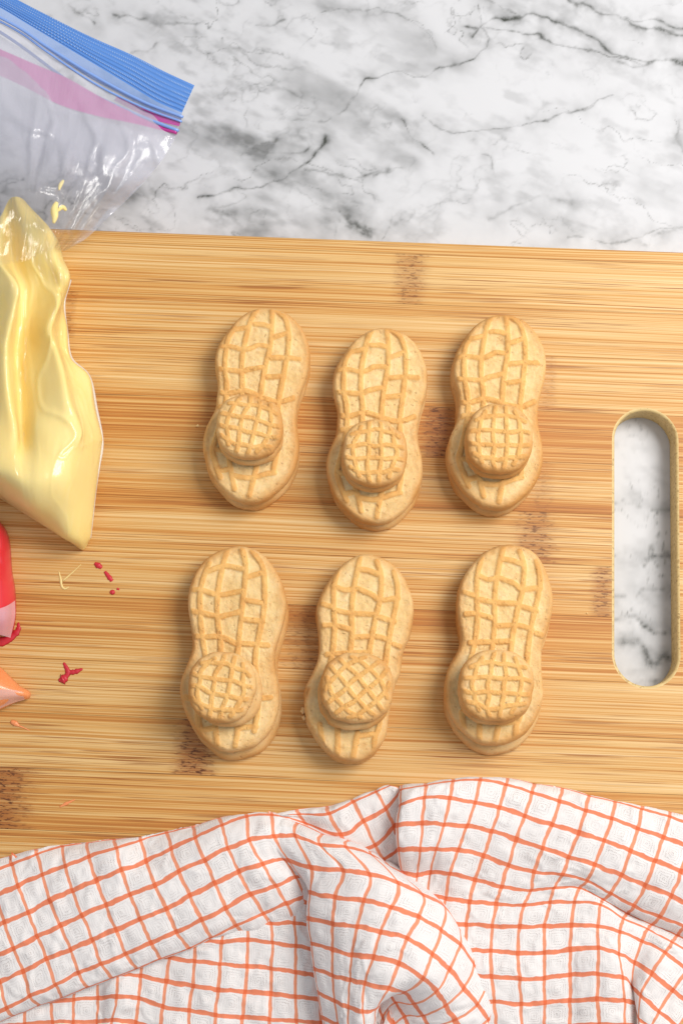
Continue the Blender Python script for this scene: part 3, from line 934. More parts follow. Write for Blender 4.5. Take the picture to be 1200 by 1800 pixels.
def towel():
    parts = []
    # ---------- left band L   rows h-1..h8, cols -3(V-3) .. 11(Vl)
    L = Patch(-1, 8, -3, 11)
    zr = {-1: 1, 0: 5, 1: 8.5, 2: 10.5, 3: 11.5, 4: 11.5, 5: 10, 6: 6, 7: 3}
    data = {
        -2: {4: Z1(0, 1065), 5: Z1(50, 1250), 6: Z1(90, 1305)},
        -1: {2: Z1(35, 645), 3: Z1(95, 830), 4: Z1(165, 990), 5: Z1(215, 1165), 6: Z1(278, 1228), 1: Z1(-30, 460)},
        0: {-1: Z1(75, 176), 0: Z1(85, 238), 1: Z1(130, 390), 2: Z1(200, 575), 3: Z1(265, 745), 4: Z1(330, 902), 5: Z1(393, 1085), 6: Z1(440, 1172)},
        1: {-1: Z1(252, 128), 0: Z1(265, 165), 1: Z1(300, 310), 2: Z1(355, 490), 3: Z1(425, 670), 4: Z1(495, 835), 5: Z1(550, 1000), 6: Z1(615, 1102)},
        2: {-1: Z1(438, 112), 0: Z1(440, 112), 1: Z1(460, 245), 2: Z1(510, 420), 3: Z1(580, 595), 4: Z1(650, 765), 5: Z1(715, 940), 6: Z1(790, 1035)},
        3: {-1: Z1(612, 95), 0: Z1(612, 88), 1: Z1(625, 185), 2: Z1(680, 350), 3: Z1(745, 525), 4: Z1(815, 695), 5: Z1(885, 865), 6: Z1(960, 970)},
        4: {-1: Z1(800, 72), 0: Z1(800, 64), 1: Z1(820, 125), 2: Z1(855, 280), 3: Z1(915, 450), 4: Z1(985, 625), 5: Z1(1065, 790), 6: Z1(1130, 900)},
        5: {-1: Z1(988, 60), 0: Z1(988, 50), 1: Z1(990, 66), 2: Z1(1030, 215), 3: Z1(1090, 385), 4: Z2(160, 740), 5: Z2(225, 890), 6: Z2(310, 1000)},
        6: {-1: Z2(166, 250), 0: Z2(163, 240), 1: Z2(165, 238), 2: Z2(190, 345), 3: Z2(245, 495), 4: Z2(315, 655), 5: Z2(395, 815), 6: Z2(450, 932)},
        7: {-1: Z2(342, 215), 0: Z2(340, 205), 1: Z2(338, 198), 2: Z2(350, 270), 3: Z2(410, 415), 4: Z2(480, 570), 5: Z2(550, 735), 6: Z2(620, 850), 7: Z2(690, 903)},
        8: {0: Z2(510, 155), 1: Z2(508, 143), 2: Z2(525, 190), 3: Z2(565, 340), 4: Z2(635, 495), 5: Z2(715, 645), 6: Z2(800, 770), 7: Z2(850, 838)},
        9: {0: Z2(690, 140), 1: Z2(688, 126), 2: Z2(690, 130), 3: Z2(710, 290), 4: Z2(790, 445), 5: Z2(880, 590), 6: Z2(950, 705), 7: Z2(1005, 828)},
        10: {0: Z2(855, 140), 1: Z2(853, 126), 2: Z2(855, 122), 3: Z2(870, 260), 4: Z2(940, 415), 5: Z2(1010, 530), 6: Z2(1070, 660), 7: Z2(1120, 800)},
        11: {0: Z2(1010, 160), 1: Z2(1010, 150), 2: Z2(1015, 150), 3: Z2(1025, 262), 4: Z2(1075, 430), 5: Z2(1120, 540), 6: Z2(1170, 650), 7: Z2(1220, 780)},
    }
    for c, col in data.items():
        for r, p in col.items():
            z = zr[r]
            if c >= 2 and r == 0: z = 1.2
            if c >= 5 and r == 1: z = 2.5
            if c >= 6 and r == 1: z = 1.2
            if c >= 9 and r == 2: z = 4.5 if c < 11 else 2.5
            if c >= 8 and r >= 3: z = {8: z * .95, 9: z * .88, 10: z * (.75 if r == 3 else .55), 11: z * (.5 if r == 3 else .3)}.get(c, z)
            if c >= 5 and r == 2: z = min(z, 7)
            L.put(r, c, p, z)
    for c, col in data.items():          # tuck under at the lower edge
        if c <= 9:
            last = max(col)
            p = col[last]
            if last + 1 <= 8: L.put(last + 1, c, (p[0] - 3, p[1] - 7), 2.2)
            if last + 2 <= 8: L.put(last + 2, c, (p[0] - 6, p[1] - 26), 1.2)
    parts.append(L.build(seed=1))
    # ---------- base layer D
    D = Patch(-3, 6, -7, 7, 30, 30)
    dd = {
        0: {1: Z2(180, 1065), 2: Z2(160, 1220), 3: Z2(135, 1385), 4: Z2(122, 1540)},
        1: {1: Z2(345, 1085), 2: Z2(335, 1250), 3: Z2(310, 1412), 4: Z2(300, 1575)},
        2: {0: Z2(525, 955), 1: Z2(515, 1105), 2: Z2(500, 1270), 3: Z2(485, 1440), 4: Z2(470, 1600)},
        3: {0: Z2(695, 945), 1: Z2(690, 1120), 2: Z2(680, 1287), 3: Z2(660, 1455), 4: Z2(650, 1620)},
        4: {-1: Z2(850, 838), 0: Z2(860, 965), 1: Z2(850, 1135), 2: Z2(845, 1300), 3: Z2(840, 1467), 4: Z2(835, 1630)},
        5: {-1: Z2(1005, 835), 0: Z2(1012, 985), 1: Z2(1010, 1157), 2: Z2(1010, 1320), 3: Z2(1018, 1480), 4: Z2(1020, 1640)},
        6: {-1: Z2(1130, 860), 0: Z2(1150, 1010), 1: Z2(1160, 1180), 2: Z2(1168, 1335), 3: Z2(1180, 1490), 4: Z2(1190, 1640)},
        -1: {2: Z1(990, 1020), 3: Z1(975, 1182), 4: Z1(955, 1350)},
        -2: {2: Z1(830, 1010), 3: Z1(822, 1168), 4: Z1(788, 1332)},
        -3: {2: Z1(690, 1030), 3: Z1(690, 1178), 4: Z1(685, 1343)},
        -4: {3: Z1(520, 1185), 4: Z1(520, 1345)},
        -5: {3: Z1(360, 1200), 4: Z1(370, 1345)},
        -6: {3: Z1(180, 1200), 4: Z1(178, 1360)},
    }
    for c, col in dd.items():
        for r, p in col.items():
            z = 3.5 + (1.6 if c == -2 else 0) - (1.2 if c in (-3,) else 0) + (1.2 if c in (1, 2) else 0)
            D.put(r, c, p, z)
    for c in range(-6, 7):               # runs on below the band
        if np.isnan(D.g[0 - D.r0, c - D.c0, 0]): continue
    parts.append(D.build(seed=2))
    # ---------- back valley B
    B = Patch(0, 5, -1, 4, 60, 60)
    bd = {
        0: {1: Z3(115, 330), 2: Z3(165, 400)},
        1: {0: Z3(342, 262), 1: Z3(360, 322), 2: Z3(455, 495), 3: Z3(530, 640)},
        2: {0: Z3(545, 208), 1: Z3(556, 228), 2: Z3(640, 385), 3: Z3(735, 580), 4: Z3(800, 700)},
        3: {0: Z3(742, 140), 1: Z3(746, 145), 2: Z3(820, 285), 3: Z3(885, 430), 4: Z3(950, 580)},
        4: {0: Z3(850, 92), 1: Z3(860, 95), 2: Z3(945, 130), 3: Z3(1010, 280), 4: Z3(1060, 430)},
    }
    zb_ = {0: 1.0, 1: 6.0, 2: 6.0, 3: 3.0, 4: 2}
    for c, col in bd.items():
        for r, p in col.items():
            B.put(r, c, p, zb_[r] - (2.5 if c == 0 else 0))
    parts.append(B.build(seed=3))
    # ---------- right panel R
    R = Patch(-2, 11, -1, 14, 90, 90)
    rd = {
        0: {-1: Z5(112, 88), 0: Z5(106, 120), 1: Z5(100, 236), 2: Z5(80, 386), 3: Z5(88, 576), 4: Z5(110, 745), 5: Z5(120, 900)},
        1: {-1: Z5(292, 72), 0: Z5(290, 90), 1: Z5(280, 180), 2: Z5(265, 370), 3: Z5(250, 572), 4: Z5(228, 760), 5: Z5(200, 930)},
        2: {-1: Z5(496, 48), 0: Z5(494, 56), 1: Z5(470, 186), 2: Z5(430, 382), 3: Z5(370, 570), 4: Z5(325, 740), 5: Z5(305, 920), 6: Z5(290, 1060)},
        3: {-1: Z5(702, 36), 0: Z5(700, 48), 1: Z5(660, 216), 2: Z5(600, 395), 3: Z5(535, 570), 4: Z5(470, 757), 5: Z5(443, 938), 6: Z7(-75, 190)},
        4: {-1: Z5(908, 34), 0: Z5(895, 82), 1: Z5(845, 255), 2: Z5(790, 430), 3: Z5(725, 615), 4: Z5(660, 796), 5: Z5(620, 966), 6: Z7(60, 195), 7: Z7(50, 330), 8: Z7(50, 465)},
        5: {-1: Z5(1110, 76), 0: Z5(1090, 140), 1: Z5(1035, 316), 2: Z5(970, 496), 3: Z5(910, 690), 4: Z5(860, 850), 5: Z5(820, 982), 6: Z7(196, 205), 7: Z7(186, 335), 8: Z7(190, 470), 9: Z7(205, 605), 10: Z7(215, 740)},
        6: {-1: Z6(292, 110), 0: Z6(265, 206), 1: Z6(210, 385), 2: Z6(140, 560), 3: Z6(80, 740), 4: Z6(52, 876), 5: Z6(5, 990), 6: Z7(336, 206), 7: Z7(329, 345), 8: Z7(335, 480), 9: Z7(345, 617), 10: Z7(350, 745)},
        7: {-1: Z6(488, 166), 0: Z6(465, 276), 1: Z6(410, 442), 2: Z6(340, 625), 3: Z6(290, 756), 4: Z6(230, 858), 5: Z6(195, 970), 6: Z7(470, 206), 7: Z7(468, 346), 8: Z7(468, 475), 9: Z7(470, 606), 10: Z7(470, 738)},
        8: {-1: Z6(690, 212), 0: Z6(660, 336), 1: Z6(605, 505), 2: Z6(530, 685), 3: Z6(475, 806), 4: Z6(420, 862), 5: Z6(380, 966), 6: Z7(612, 200), 7: Z7(602, 328), 8: Z7(605, 460), 9: Z7(605, 596), 10: Z7(602, 728)},
        9: {-2: Z6(888, 244), -1: Z6(888, 264), 0: Z6(855, 410), 1: Z6(800, 580), 2: Z6(730, 766), 3: Z6(650, 900), 4: Z6(600, 950), 5: Z6(575, 985), 6: Z7(750, 206), 7: Z7(750, 320), 8: Z7(750, 455), 9: Z7(750, 590), 10: Z7(752, 722)},
        10: {-2: Z6(1098, 286), -1: Z6(1095, 325), 0: Z6(1050, 480), 1: Z6(985, 656), 2: Z6(915, 840), 3: Z7(940, 100), 4: Z7(905, 138), 5: Z7(884, 165), 6: Z7(864, 235), 7: Z7(862, 350), 8: Z7(880, 475), 9: Z7(890, 596), 10: Z7(892, 725)},
        11: {-2: Z6(1310, 330), -1: Z6(1290, 390), 0: Z6(1240, 550), 1: Z6(1182, 738), 2: Z6(1110, 920), 3: Z7(1075, 155), 4: Z7(1035, 196), 5: Z7(1010, 220), 6: Z7(982, 280), 7: Z7(942, 395), 8: Z7(930, 520), 9: Z7(950, 620), 10: Z7(955, 740)},
        12: {3: Z7(1205, 205), 4: Z7(1168, 252), 5: Z7(1140, 290), 6: Z7(1105, 345), 7: Z7(1032, 455), 8: Z7(975, 572), 9: Z7(965, 690), 10: Z7(970, 800), 2: Z7(1260, 110)},
        13: {4: Z7(1290, 320), 5: Z7(1262, 360), 6: Z7(1225, 440), 7: Z7(1142, 540), 8: Z7(1072, 655), 9: Z7(1030, 740), 10: Z7(1010, 850)},
    }
    zrow = {-2: .8, -1: 2.5, 0: 7, 1: 9.5, 2: 9.5, 3: 8, 4: 6, 5: 5.5, 6: 6, 7: 7, 8: 7.5, 9: 7.5, 10: 7}
    bump = {0: 3, 1: 5, 2: 4, 3: 2}
    for c, col in rd.items():
        for r, p in col.items():
            z = zrow[r]
            if r >= 0 and r <= 4: z += bump.get(c, 0)
            if r <= 3 and c in (5, 6): z -= .8
            if c <= 2 and r >= 4: z = 5
            if c <= 8 and r == -1: z = 1.5
            if c >= 7 and r in (-1,): z += 2
            if c >= 8 and r in (3, 4): z -= 1.6
            if c >= 10 and 2 <= r <= 5: z -= 1.0 if r != 4 else 3.5
            if c >= 12 and r >= 5: z += 4
            if c in (9, 10) and r >= 7: z += 2.5
            if c == 11 and r >= 8: z -= 2
            R.put(r, c, p, z)
    for r, p, z in ((-1, Z5(112, 100), .8), (-2, Z5(114, 112), .4)):
        R.put(r, -1, (p[0] + 2, p[1]), z)
    for c in range(0, 9): R.put(-2, c, (rd[c][-1][0], rd[c][-1][1] + 5), .4)
    for r in range(0, 5):                 # left crest rolls under
        p = rd[0][r]
        R.put(r, -1, (p[0] + 3, p[1] + 4), 1.0)
    parts.append(R.build(seed=4))
    # ---------- central fold C
    C = Patch(1, 12, -1, 12, 120, 120)
    q = Z4
    cdta = {
        2: {1: Z3(105, 398), 2: Z3(308, 486), 3: Z3(520, 541), 4: Z3(715, 640), 5: Z3(800, 705)},
        3: {1: Z3(85, 505), 2: Z3(285, 575), 3: Z3(500, 595), 4: Z3(703, 655), 5: Z3(840, 745), 6: q(700, 120), 7: q(880, 330), 8: q(945, 450), 9: q(1010, 600), 10: q(1060, 740)},
        4: {1: q(85, 15), 2: q(260, 32), 3: q(410, 55), 4: q(565, 100), 5: q(700, 165), 6: q(822, 232), 7: q(905, 350), 8: q(968, 460), 9: q(1040, 610), 10: q(1088, 750), 11: q(1120, 880)},
        5: {1: q(78, 152), 2: q(217, 180), 3: q(375, 200), 4: q(530, 236), 5: q(680, 290), 6: q(805, 363), 7: q(910, 446), 8: q(985, 550), 9: q(1052, 665), 10: q(1090, 800), 11: q(1118, 920)},
        6: {1: q(68, 296), 2: q(205, 325), 3: q(340, 345), 4: q(470, 370), 5: q(615, 410), 6: q(755, 500), 7: q(850, 580), 8: q(932, 683), 9: q(1006, 775), 10: q(1065, 862), 11: q(1110, 970)},
        7: {1: q(88, 437), 2: q(203, 470), 3: q(310, 500), 4: q(428, 515), 5: q(570, 545), 6: q(705, 630), 7: q(780, 704), 8: q(830, 780), 9: q(880, 862), 10: q(935, 950)},
        8: {1: q(103, 575), 2: q(205, 615), 3: q(300, 642), 4: q(380, 657), 5: q(512, 690), 6: q(602, 708), 7: q(655, 772), 8: q(700, 838), 9: q(738, 905), 10: q(785, 985)},
        9: {1: q(125, 710), 2: q(215, 755), 3: q(290, 790), 4: q(370, 813), 5: q(445, 800), 6: q(510, 722), 7: q(550, 765), 8: q(602, 842), 9: q(630, 910), 10: q(660, 990)},
        10: {1: q(150, 850), 2: q(235, 890), 3: q(292, 935), 4: q(385, 930), 5: q(435, 880), 6: q(450, 770), 7: q(480, 850), 8: q(510, 930), 9: q(540, 1000)},
        11: {1: q(175, 985), 2: q(250, 1030), 3: q(300, 1075), 4: q(390, 1060), 5: q(420, 1000), 6: q(440, 930), 7: q(450, 980)},
    }
    zc_ = {2: [4, 5, 5, 4, 3], 3: [9, 12, 12.5, 10, 6.5, 3, 1.5, 1.5, 1.5, 1.5], 4: [12, 17, 19.5, 19, 15, 9.5, 6, 5, 4.5, 4, 4],
           5: [12.5, 18.5, 22, 23.5, 22, 17, 12, 8.5, 7, 6, 5], 6: [12.5, 19, 23, 25, 25.5, 23, 18.5, 14, 10, 8, 6],
           7: [12, 18.5, 22.5, 25.5, 27, 25.5, 21, 16.5, 12, 9], 8: [12, 18, 22, 25, 26.5, 20, 15, 12, 10, 9],
           9: [12, 17, 21, 24, 21, 11, 8, 8, 8, 8], 10: [11, 16, 20, 22, 17, 6, 4, 5, 6], 11: [10, 15, 19, 20, 15, 5, 4]}
    for r, row in cdta.items():
        for c, p in row.items():
            C.put(r, c, p, zc_[r][c - 1])
        p = row[1]
        C.put(r, 0, (p[0] + 4, p[1] + 2), 5.0)
        C.put(r, -1, (p[0] + 10, p[1] + 3), 1.5)
    C.put(1, 0, Z2(858, 150), 1.2)
    C.put(1, -1, Z2(700, 165), 1.0)
    C.put(2, 0, Z2(858, 128), 3.8)
    C.put(3, 0, Z2(872, 262), 8.0)
    C.put(2, -1, Z2(690, 145), 2.5)
    C.put(3, -1, Z2(712, 300), 5.0)
    C.put(4, 0, Z2(965, 425), 7.5)
    C.put(4, -1, Z2(920, 430), 2.0)
    for c, p in cdta[2].items():
        C.put(1, c, (p[0] + 1, p[1] + 8), 1.5)
    parts.append(C.build(seed=5))
    Vs, Fs, Us, n = [], [], [], 0
    for V, F, U in parts:
        Vs.append(V); Fs.append(F + n); Us.append(U); n += len(V)
    o = mk('tea_towel', np.vstack(Vs), np.vstack(Fs), TW, uv=np.vstack(Us))
    tag(o, 'crumpled white waffle-weave tea towel with orange check lying over the board edge', 'tea towel')


towel()

# ================================================================== ICING BAGS
def bag_body(outline_px, centre_px, zlev, H, Wd, creases, seed, zbase=TB, nth=360, nr=110, power=0.6):
    out = P(np.array(outline_px, float)[:, 0], np.array(outline_px, float)[:, 1], zlev)[:, :2]
    c = P(*centre_px, zlev)[:2]
    T, R = polar(out - c, nth)
    fr = np.linspace(0, 1, nr)
    X, Y = fr[:, None] * R * np.cos(T), fr[:, None] * R * np.sin(T)
    p = np.stack([X.ravel(), Y.ravel()], -1)
    rim = np.stack([R * np.cos(T), R * np.sin(T)], -1)
    dh = segdist(p, rim, True)
    dh[-nth:] = 0
    ds = np.linalg.norm(rim - np.roll(rim, 1, 0), axis=1)
    phi = np.zeros(len(p))
    for k in range(nth):
        phi += ds[k] / (np.hypot(p[:, 0] - rim[k, 0], p[:, 1] - rim[k, 1]) + 2e-4) ** 3
    d = np.minimum(np.sqrt(2 / phi), dh * 1.2)
    e = np.clip(d / Wd, 0, 1)
    z = H * (1 - (1 - e) ** 2) ** power
    fade = sst(d, 0, 0.006)
    for (line, amp, w) in creases:
        L = P(np.array(line, float)[:, 0], np.array(line, float)[:, 1], zlev)[:, :2] - c
        dd = segdist(p, cr(L, 6))
        z += amp * np.exp(-(dd / w) ** (1.5 if amp < 0 else 1.0)) * fade
    z += 0.0009 * fbm(p[:, 0] * 60, p[:, 1] * 30, 4, seed) * fade
    z = np.maximum(z, 0)
    lev = 0.35 * (zlev - zbase)
    V = np.vstack([np.stack([p[:, 0], p[:, 1], z + lev], -1), np.stack([rim[:, 0] * .97, rim[:, 1] * .97, np.full(nth, 0.0004)], -1), [[0, 0, 0.0004]]])
    F = [tuple(f) for f in gridfaces(nr + 1, nth, True)]
    F += [(nr * nth + (j + 1) % nth, nr * nth + j, len(V) - 1) for j in range(nth)]
    return V, F, c


def tube(pts, r, n=8, taper=None):
    pts = np.asarray(pts, float)
    t = np.gradient(pts, axis=0)
    t /= np.linalg.norm(t, axis=1, keepdims=True) + 1e-12
    up = np.array([0, 0, 1.0])
    a = np.cross(t, up)
    a /= np.linalg.norm(a, axis=1, keepdims=True) + 1e-12
    b = np.cross(a, t)
    rad = r * (np.ones(len(pts)) if taper is None else np.asarray(taper))
    V = []
    for k in range(n):
        q = 2 * math.pi * k / n
        V.append(pts + rad[:, None] * (math.cos(q) * a + math.sin(q) * b))
    V = np.stack(V, 1).reshape(-1, 3)
    F = [tuple(f) for f in gridfaces(len(pts), n, True)]
    F += [tuple(range(n))[::-1], tuple((len(pts) - 1) * n + k for k in range(n))]
    return V, F


def sheet(rows, n=10, wr=None):
    """rows of (px, py, z metres) -> smooth sheet. wr(u,v)-> dz"""
    g = np.array(rows, float)
    B = bicubic(g, n)
    U, Vv = np.meshgrid(np.linspace(0, 1, B.shape[1]), np.linspace(0, 1, B.shape[0]))
    z = B[..., 2]
    if wr is not None: z = z + wr(U, Vv)
    W3 = P(B[..., 0], B[..., 1], z)
    return W3.reshape(-1, 3), gridfaces(*B.shape[:2]), np.stack([U.ravel(), Vv.ravel()], -1)


def yellow_bag():
    q = lambda x, y: (x / 2.697, 316 + y / 2.697)
    xy = [  # fold lines of the bag, left to right, row by row from the neck to the tip
        [(-300, 200), (-80, 180), (-10, 190), (42, 98), (72, 80), (105, 88), (130, 112), (152, 145)],
        [(-300, 300), (-80, 300), (0, 270), (50, 280), (120, 250), (190, 235), (240, 240), (268, 272)],
        [(-300, 400), (-80, 370), (5, 385), (62, 400), (130, 390), (210, 380), (265, 370), (300, 375)],
        [(-300, 490), (-60, 470), (80, 500), (97, 510), (165, 490), (245, 480), (295, 475), (333, 465)],
        [(-300, 600), (-60, 600), (68, 600), (92, 620), (155, 610), (278, 570), (292, 590), (304, 592)],
        [(-300, 700), (-80, 700), (45, 700), (82, 720), (140, 710), (236, 700), (280, 690), (318, 700)],
        [(-300, 800), (-80, 800), (28, 790), (76, 830), (140, 810), (258, 780), (288, 795), (335, 842)],
        [(-300, 920), (-80, 920), (30, 900), (85, 930), (150, 910), (292, 900), (330, 915), (418, 928)],
        [(-300, 1060), (-80, 1060), (45, 1050), (97, 1075), (180, 1060), (322, 1050), (365, 1055), (447, 1080)],
        [(-300, 1160), (-80, 1180), (68, 1190), (107, 1222), (190, 1180), (368, 1190), (400, 1195), (480, 1215)],
        [(-300, 1230), (-80, 1310), (55, 1320), (120, 1315), (210, 1300), (330, 1290), (410, 1290), (478, 1265)],
        [(-300, 1270), (-80, 1375), (55, 1420), (130, 1440), (215, 1430), (325, 1425), (400, 1420), (458, 1430)],
        [(-300, 1300), (-80, 1425), (58, 1510), (148, 1560), (225, 1560), (320, 1560), (390, 1565), (441, 1575)],
        [(-300, 1320), (-80, 1455), (60, 1541), (150, 1599), (232, 1648), (312, 1692), (378, 1700), (429, 1690)],
        [(-300, 1326), (-80, 1461), (60, 1547), (150, 1605), (240, 1657), (325, 1712), (392, 1752), (424, 1712)],
    ]
    zz = [[14, 14, 15, 13, 17, 15, 12, 8], [22, 22, 24, 14, 21, 22, 20, 12], [24, 25, 28, 14, 18, 21, 22, 14], [25, 26, 31, 18, 18, 20, 22, 19],
          [25, 22, 30, 18, 17, 23, 16, 9], [25, 21, 29, 17, 17, 25, 14, 9], [25, 21, 28, 17, 18, 25, 13, 9], [25, 22, 28, 17, 20, 26, 15, 9],
          [26, 23, 28, 18, 23, 27, 17, 9], [27, 26, 28, 21, 27, 26, 20, 9], [27, 29, 30, 28, 29, 27, 19, 8], [20, 25, 29, 30, 30, 26, 17, 7],
          [8, 14, 19, 21, 22, 20, 14, 6], [3, 4, 6, 8, 10, 12, 10, 4], [.4, .4, .5, .8, 1.2, 1.6, 1.8, 1.2]]
    rows = []
    for r, zr in zip(xy, zz):
        row = [(*q(*p), TB + h * MM) for p, h in zip(r, zr)]
        e = row[-1]
        row.append((e[0] - 1.5, e[1], TB + .0006))
        rows.append(row)
    e = rows[-1]
    rows.append([(x + (-2 if k > 6 else 0), y - 2, TB + .0004) for k, (x, y, _) in enumerate(e)])

    def wrinkle(U, Vv):
        env = sst(Vv, 0.02, 0.2) * (1 - sst(Vv, 0.86, 0.95)) * (1 - sst(U, .86, .9))
        up_ = 1 - 0.75 * sst(Vv, .60, .72)
        a = fbm(U * 22 + 1.2 * fbm(U * 4, Vv * 4, 2, 3), Vv * 7, 3, 6)
        b_ = 1 - np.abs(fbm(U * 6 + Vv * 3, Vv * 5 - U * 2, 2, 16)) * 5.0
        return env * up_ * (0.00035 * a + 0.0007 * np.clip(b_, 0, 1) ** 2)
    V, F, U = sheet(rows, 16, wrinkle)
    c = P(-20, 680, TB)[:2]
    root = empty('icing_bag', (c[0], c[1], TB))
    tag(root, 'clear zip-top bag of pale yellow icing with a blue zip', 'icing bag')
    ye = m_icing('yellow_icing', (0.93, 0.70, 0.215), (0.95, 0.765, 0.30), coat=0.0, rough=0.6)
    base = np.array([c[0], c[1], TB])
    mk('icing_filling', V, F[:, ::-1].copy(), ye, root, uv=U, loc=base)

    def wrinkle2(U, Vv):
        env = (1 - sst(Vv, 0.90, 0.97)) * (1 - sst(U, .84, .9))
        up_ = 1 - 0.7 * sst(Vv, .60, .74)
        r1 = np.clip(1 - np.abs(fbm(U * 8 + .6 * fbm(U * 5, Vv * 5, 2, 8), Vv * 3.2, 2, 36)) * 6, 0, 1)
        r2 = np.clip(1 - np.abs(fbm(U * 5 + Vv * 6, Vv * 6 - U * 4, 2, 46)) * 8, 0, 1)
        return wrinkle(U, Vv) + .0005 + env * up_ * (.0010 * r1 ** 1.5 + .0008 * r2 ** 1.5)
    V, F, U = sheet(rows, 18, wrinkle2)
    mk('film_body', V, F[:, ::-1].copy(), m_film('tight_film', (0.98, 0.94, 0.84), 0.95, 0.20, 0.25), root, uv=U, loc=base)
    # clear upper film, front and back walls
    film = m_film('clear_film', (0.66, 0.66, 0.74), (0.62, 1.0), 0.13, 0.45)
    film2 = m_film('clear_film_back', (0.62, 0.63, 0.74), (0.64, 1.0), 0.16, 0.5)
    pl = lambda k, a: (lambda U, Vv: a * sst(Vv, .12, .8) * ((1 - 2 * np.abs(fbm(U * k * .32 + .5 * fbm(U * 3, Vv * 3, 2, 7), Vv * 1.6, 2, int(k)))) - .5)
                       + 0.0012 * fbm(U * 7, Vv * 5, 3, 9) + .0016 * np.clip(1 - np.abs(fbm(U * 5 + Vv * 2, Vv * 4, 2, 44)) * 4, 0, 1) * sst(Vv, .1, .4))
    rows = [[(318, 214, .030), (262, 190, .030), (215, 166, .031), (160, 135, .032), (108, 98, .034), (50, 62, .036), (-70, -5, .040)],
            [(306, 245, .029), (255, 228, .032), (205, 208, .034), (150, 185, .036), (100, 158, .037), (45, 128, .039), (-70, 70, .042)],
            [(283, 283, .028), (238, 270, .033), (190, 258, .036), (140, 245, .038), (92, 228, .040), (40, 205, .041), (-70, 160, .043)],
            [(245, 328, .026), (205, 318, .033), (165, 308, .037), (125, 300, .040), (82, 290, .043), (35, 275, .045), (-70, 250, .046)],
            [(195, 378, .024), (165, 366, .033), (138, 358, .038), (108, 352, .043), (72, 348, .047), (30, 340, .050), (-70, 330, .050)],
            [(150, 420, .022), (135, 408, .033), (118, 402, .039), (95, 400, .045), (65, 402, .050), (25, 405, .052), (-70, 405, .052)],
            [(113, 441, .021), (108, 438, .032), (100, 436, .038), (82, 440, .044), (58, 450, .049), (20, 460, .051), (-70, 470, .052)]]
    V, F, U = sheet(rows, 14, pl(24, 0.0036))
    mk('film_front', V, F, film, root, uv=U, loc=base)
    back = [[(x + (0 if j == 0 else 2), y + (3 if j else 1), z - (.0006 if j == 0 else .006)) for j, (x, y, z) in enumerate(r)] for r in rows]
    back[0] = [(x, y, z) for x, y, z in [(314, 228, .0294), (262, 212, .026), (205, 190, .026), (150, 160, .027), (100, 125, .028), (45, 90, .03), (-70, 20, .034)]]
    V, F, U = sheet(back, 12, pl(13, 0.0022))
    mk('film_back', V, F, film2, root, uv=U, loc=base)
    # rolled lip where the film's lower corner turns over
    # blue zip band
    m = N('blue_zip')
    uvn = m.n('ShaderNodeTexCoord').outputs['UV']
    sp = m.n('ShaderNodeSeparateXYZ')
    m.put(sp.inputs[0], uvn)
    du = m.math('SINE', m.math('MULTIPLY', sp.outputs[0], 2 * math.pi * 118))
    dv = m.math('SINE', m.math('MULTIPLY', sp.outputs[1], 2 * math.pi * 7))
    dots = m.math('MULTIPLY', m.math('MULTIPLY', m.maprange(du, -0.2, 0.8), m.maprange(dv, 0.0, 0.8)), m.maprange(m.noise(uvn, 6, 2), 0.35, 0.6))
    col = m.mix(m.noise(m.mapping(uvn, (5, 40, 1)), 1, 3), (0.065, 0.19, 0.56), (0.12, 0.29, 0.68))
    col = m.mix(m.math('MULTIPLY', dots, 0.6), col, (0.50, 0.64, 0.88))
    m.set(Base_Color=col, Roughness=0.3, IOR=1.5)
    m.bump(m.math('ADD', dots, m.math('MULTIPLY', dv, 0.4)), 0.5, 0.0004)
    top = [(342, 150, .030), (290, 126, .031), (233, 97, .032), (150, 60, .034), (67, 18, .036), (0, -16, .038), (-80, -52, .041)]
    low = [(320, 198, .0305), (275, 178, .0312), (225, 148, .0322), (167, 113, .034), (57, 47, .037), (0, 13, .039), (-80, -28, .042)]
    mid = [tuple((np.array(a) + np.array(b)) / 2 + [0, 0, .0006]) for a, b in zip(top, low)]
    V, F, U = sheet([top, mid, low], 24, lambda U, Vv: 0.00008 * np.sin(Vv * 2 * math.pi * 7))
    mk('zip_band', V, F, m.m, root, uv=U, loc=base)
    # see-through blue strip below it
    bl = m_film('pale_blue_film', (0.24, 0.40, 0.76), 0.42, 0.18, 0.3)
    st = [(319, 214, .0302), (262, 191, .0308), (205, 161, .032), (150, 132, .033), (83, 87, .036), (27, 48, .038), (-80, -8, .041)]
    V, F, U = sheet([low, [tuple((np.array(a) + np.array(b)) / 2) for a, b in zip(low, st)], st], 12)
    mk('zip_skirt', V, F, bl, root, uv=U, loc=base)
    m2 = N('zip_track')
    m2 = m2.set(Base_Color=(0.22, 0.36, 0.74), Roughness=0.2, IOR=1.5).m
    m3 = N('zip_track_pink')
    m3 = m3.set(Base_Color=(0.52, 0.045, 0.30), Roughness=0.3).m
    mp = m_film('pink_film', (0.60, 0.045, 0.36), 0.06, 0.25, 0.3)
    tracks = [([(322, 206, .0312), (250, 178, .032), (167, 134, .034), (83, 82, .037), (27, 45, .039), (-80, -10, .042)], m2, .00055),
              ([(320, 214, .0310), (250, 188, .0318), (167, 147, .0335), (83, 91, .036), (27, 52, .038), (-80, -2, .041)], m2, .00040),
              ([(314, 230, .0305), (233, 198, .0300), (133, 150, .0300), (50, 90, .031), (0, 56, .033), (-80, 10, .036)], m2, .00060),
              ([(311, 233, .0300), (270, 222, .0290), (235, 212, .0285), (195, 200, .0280)], m3, .00075)]
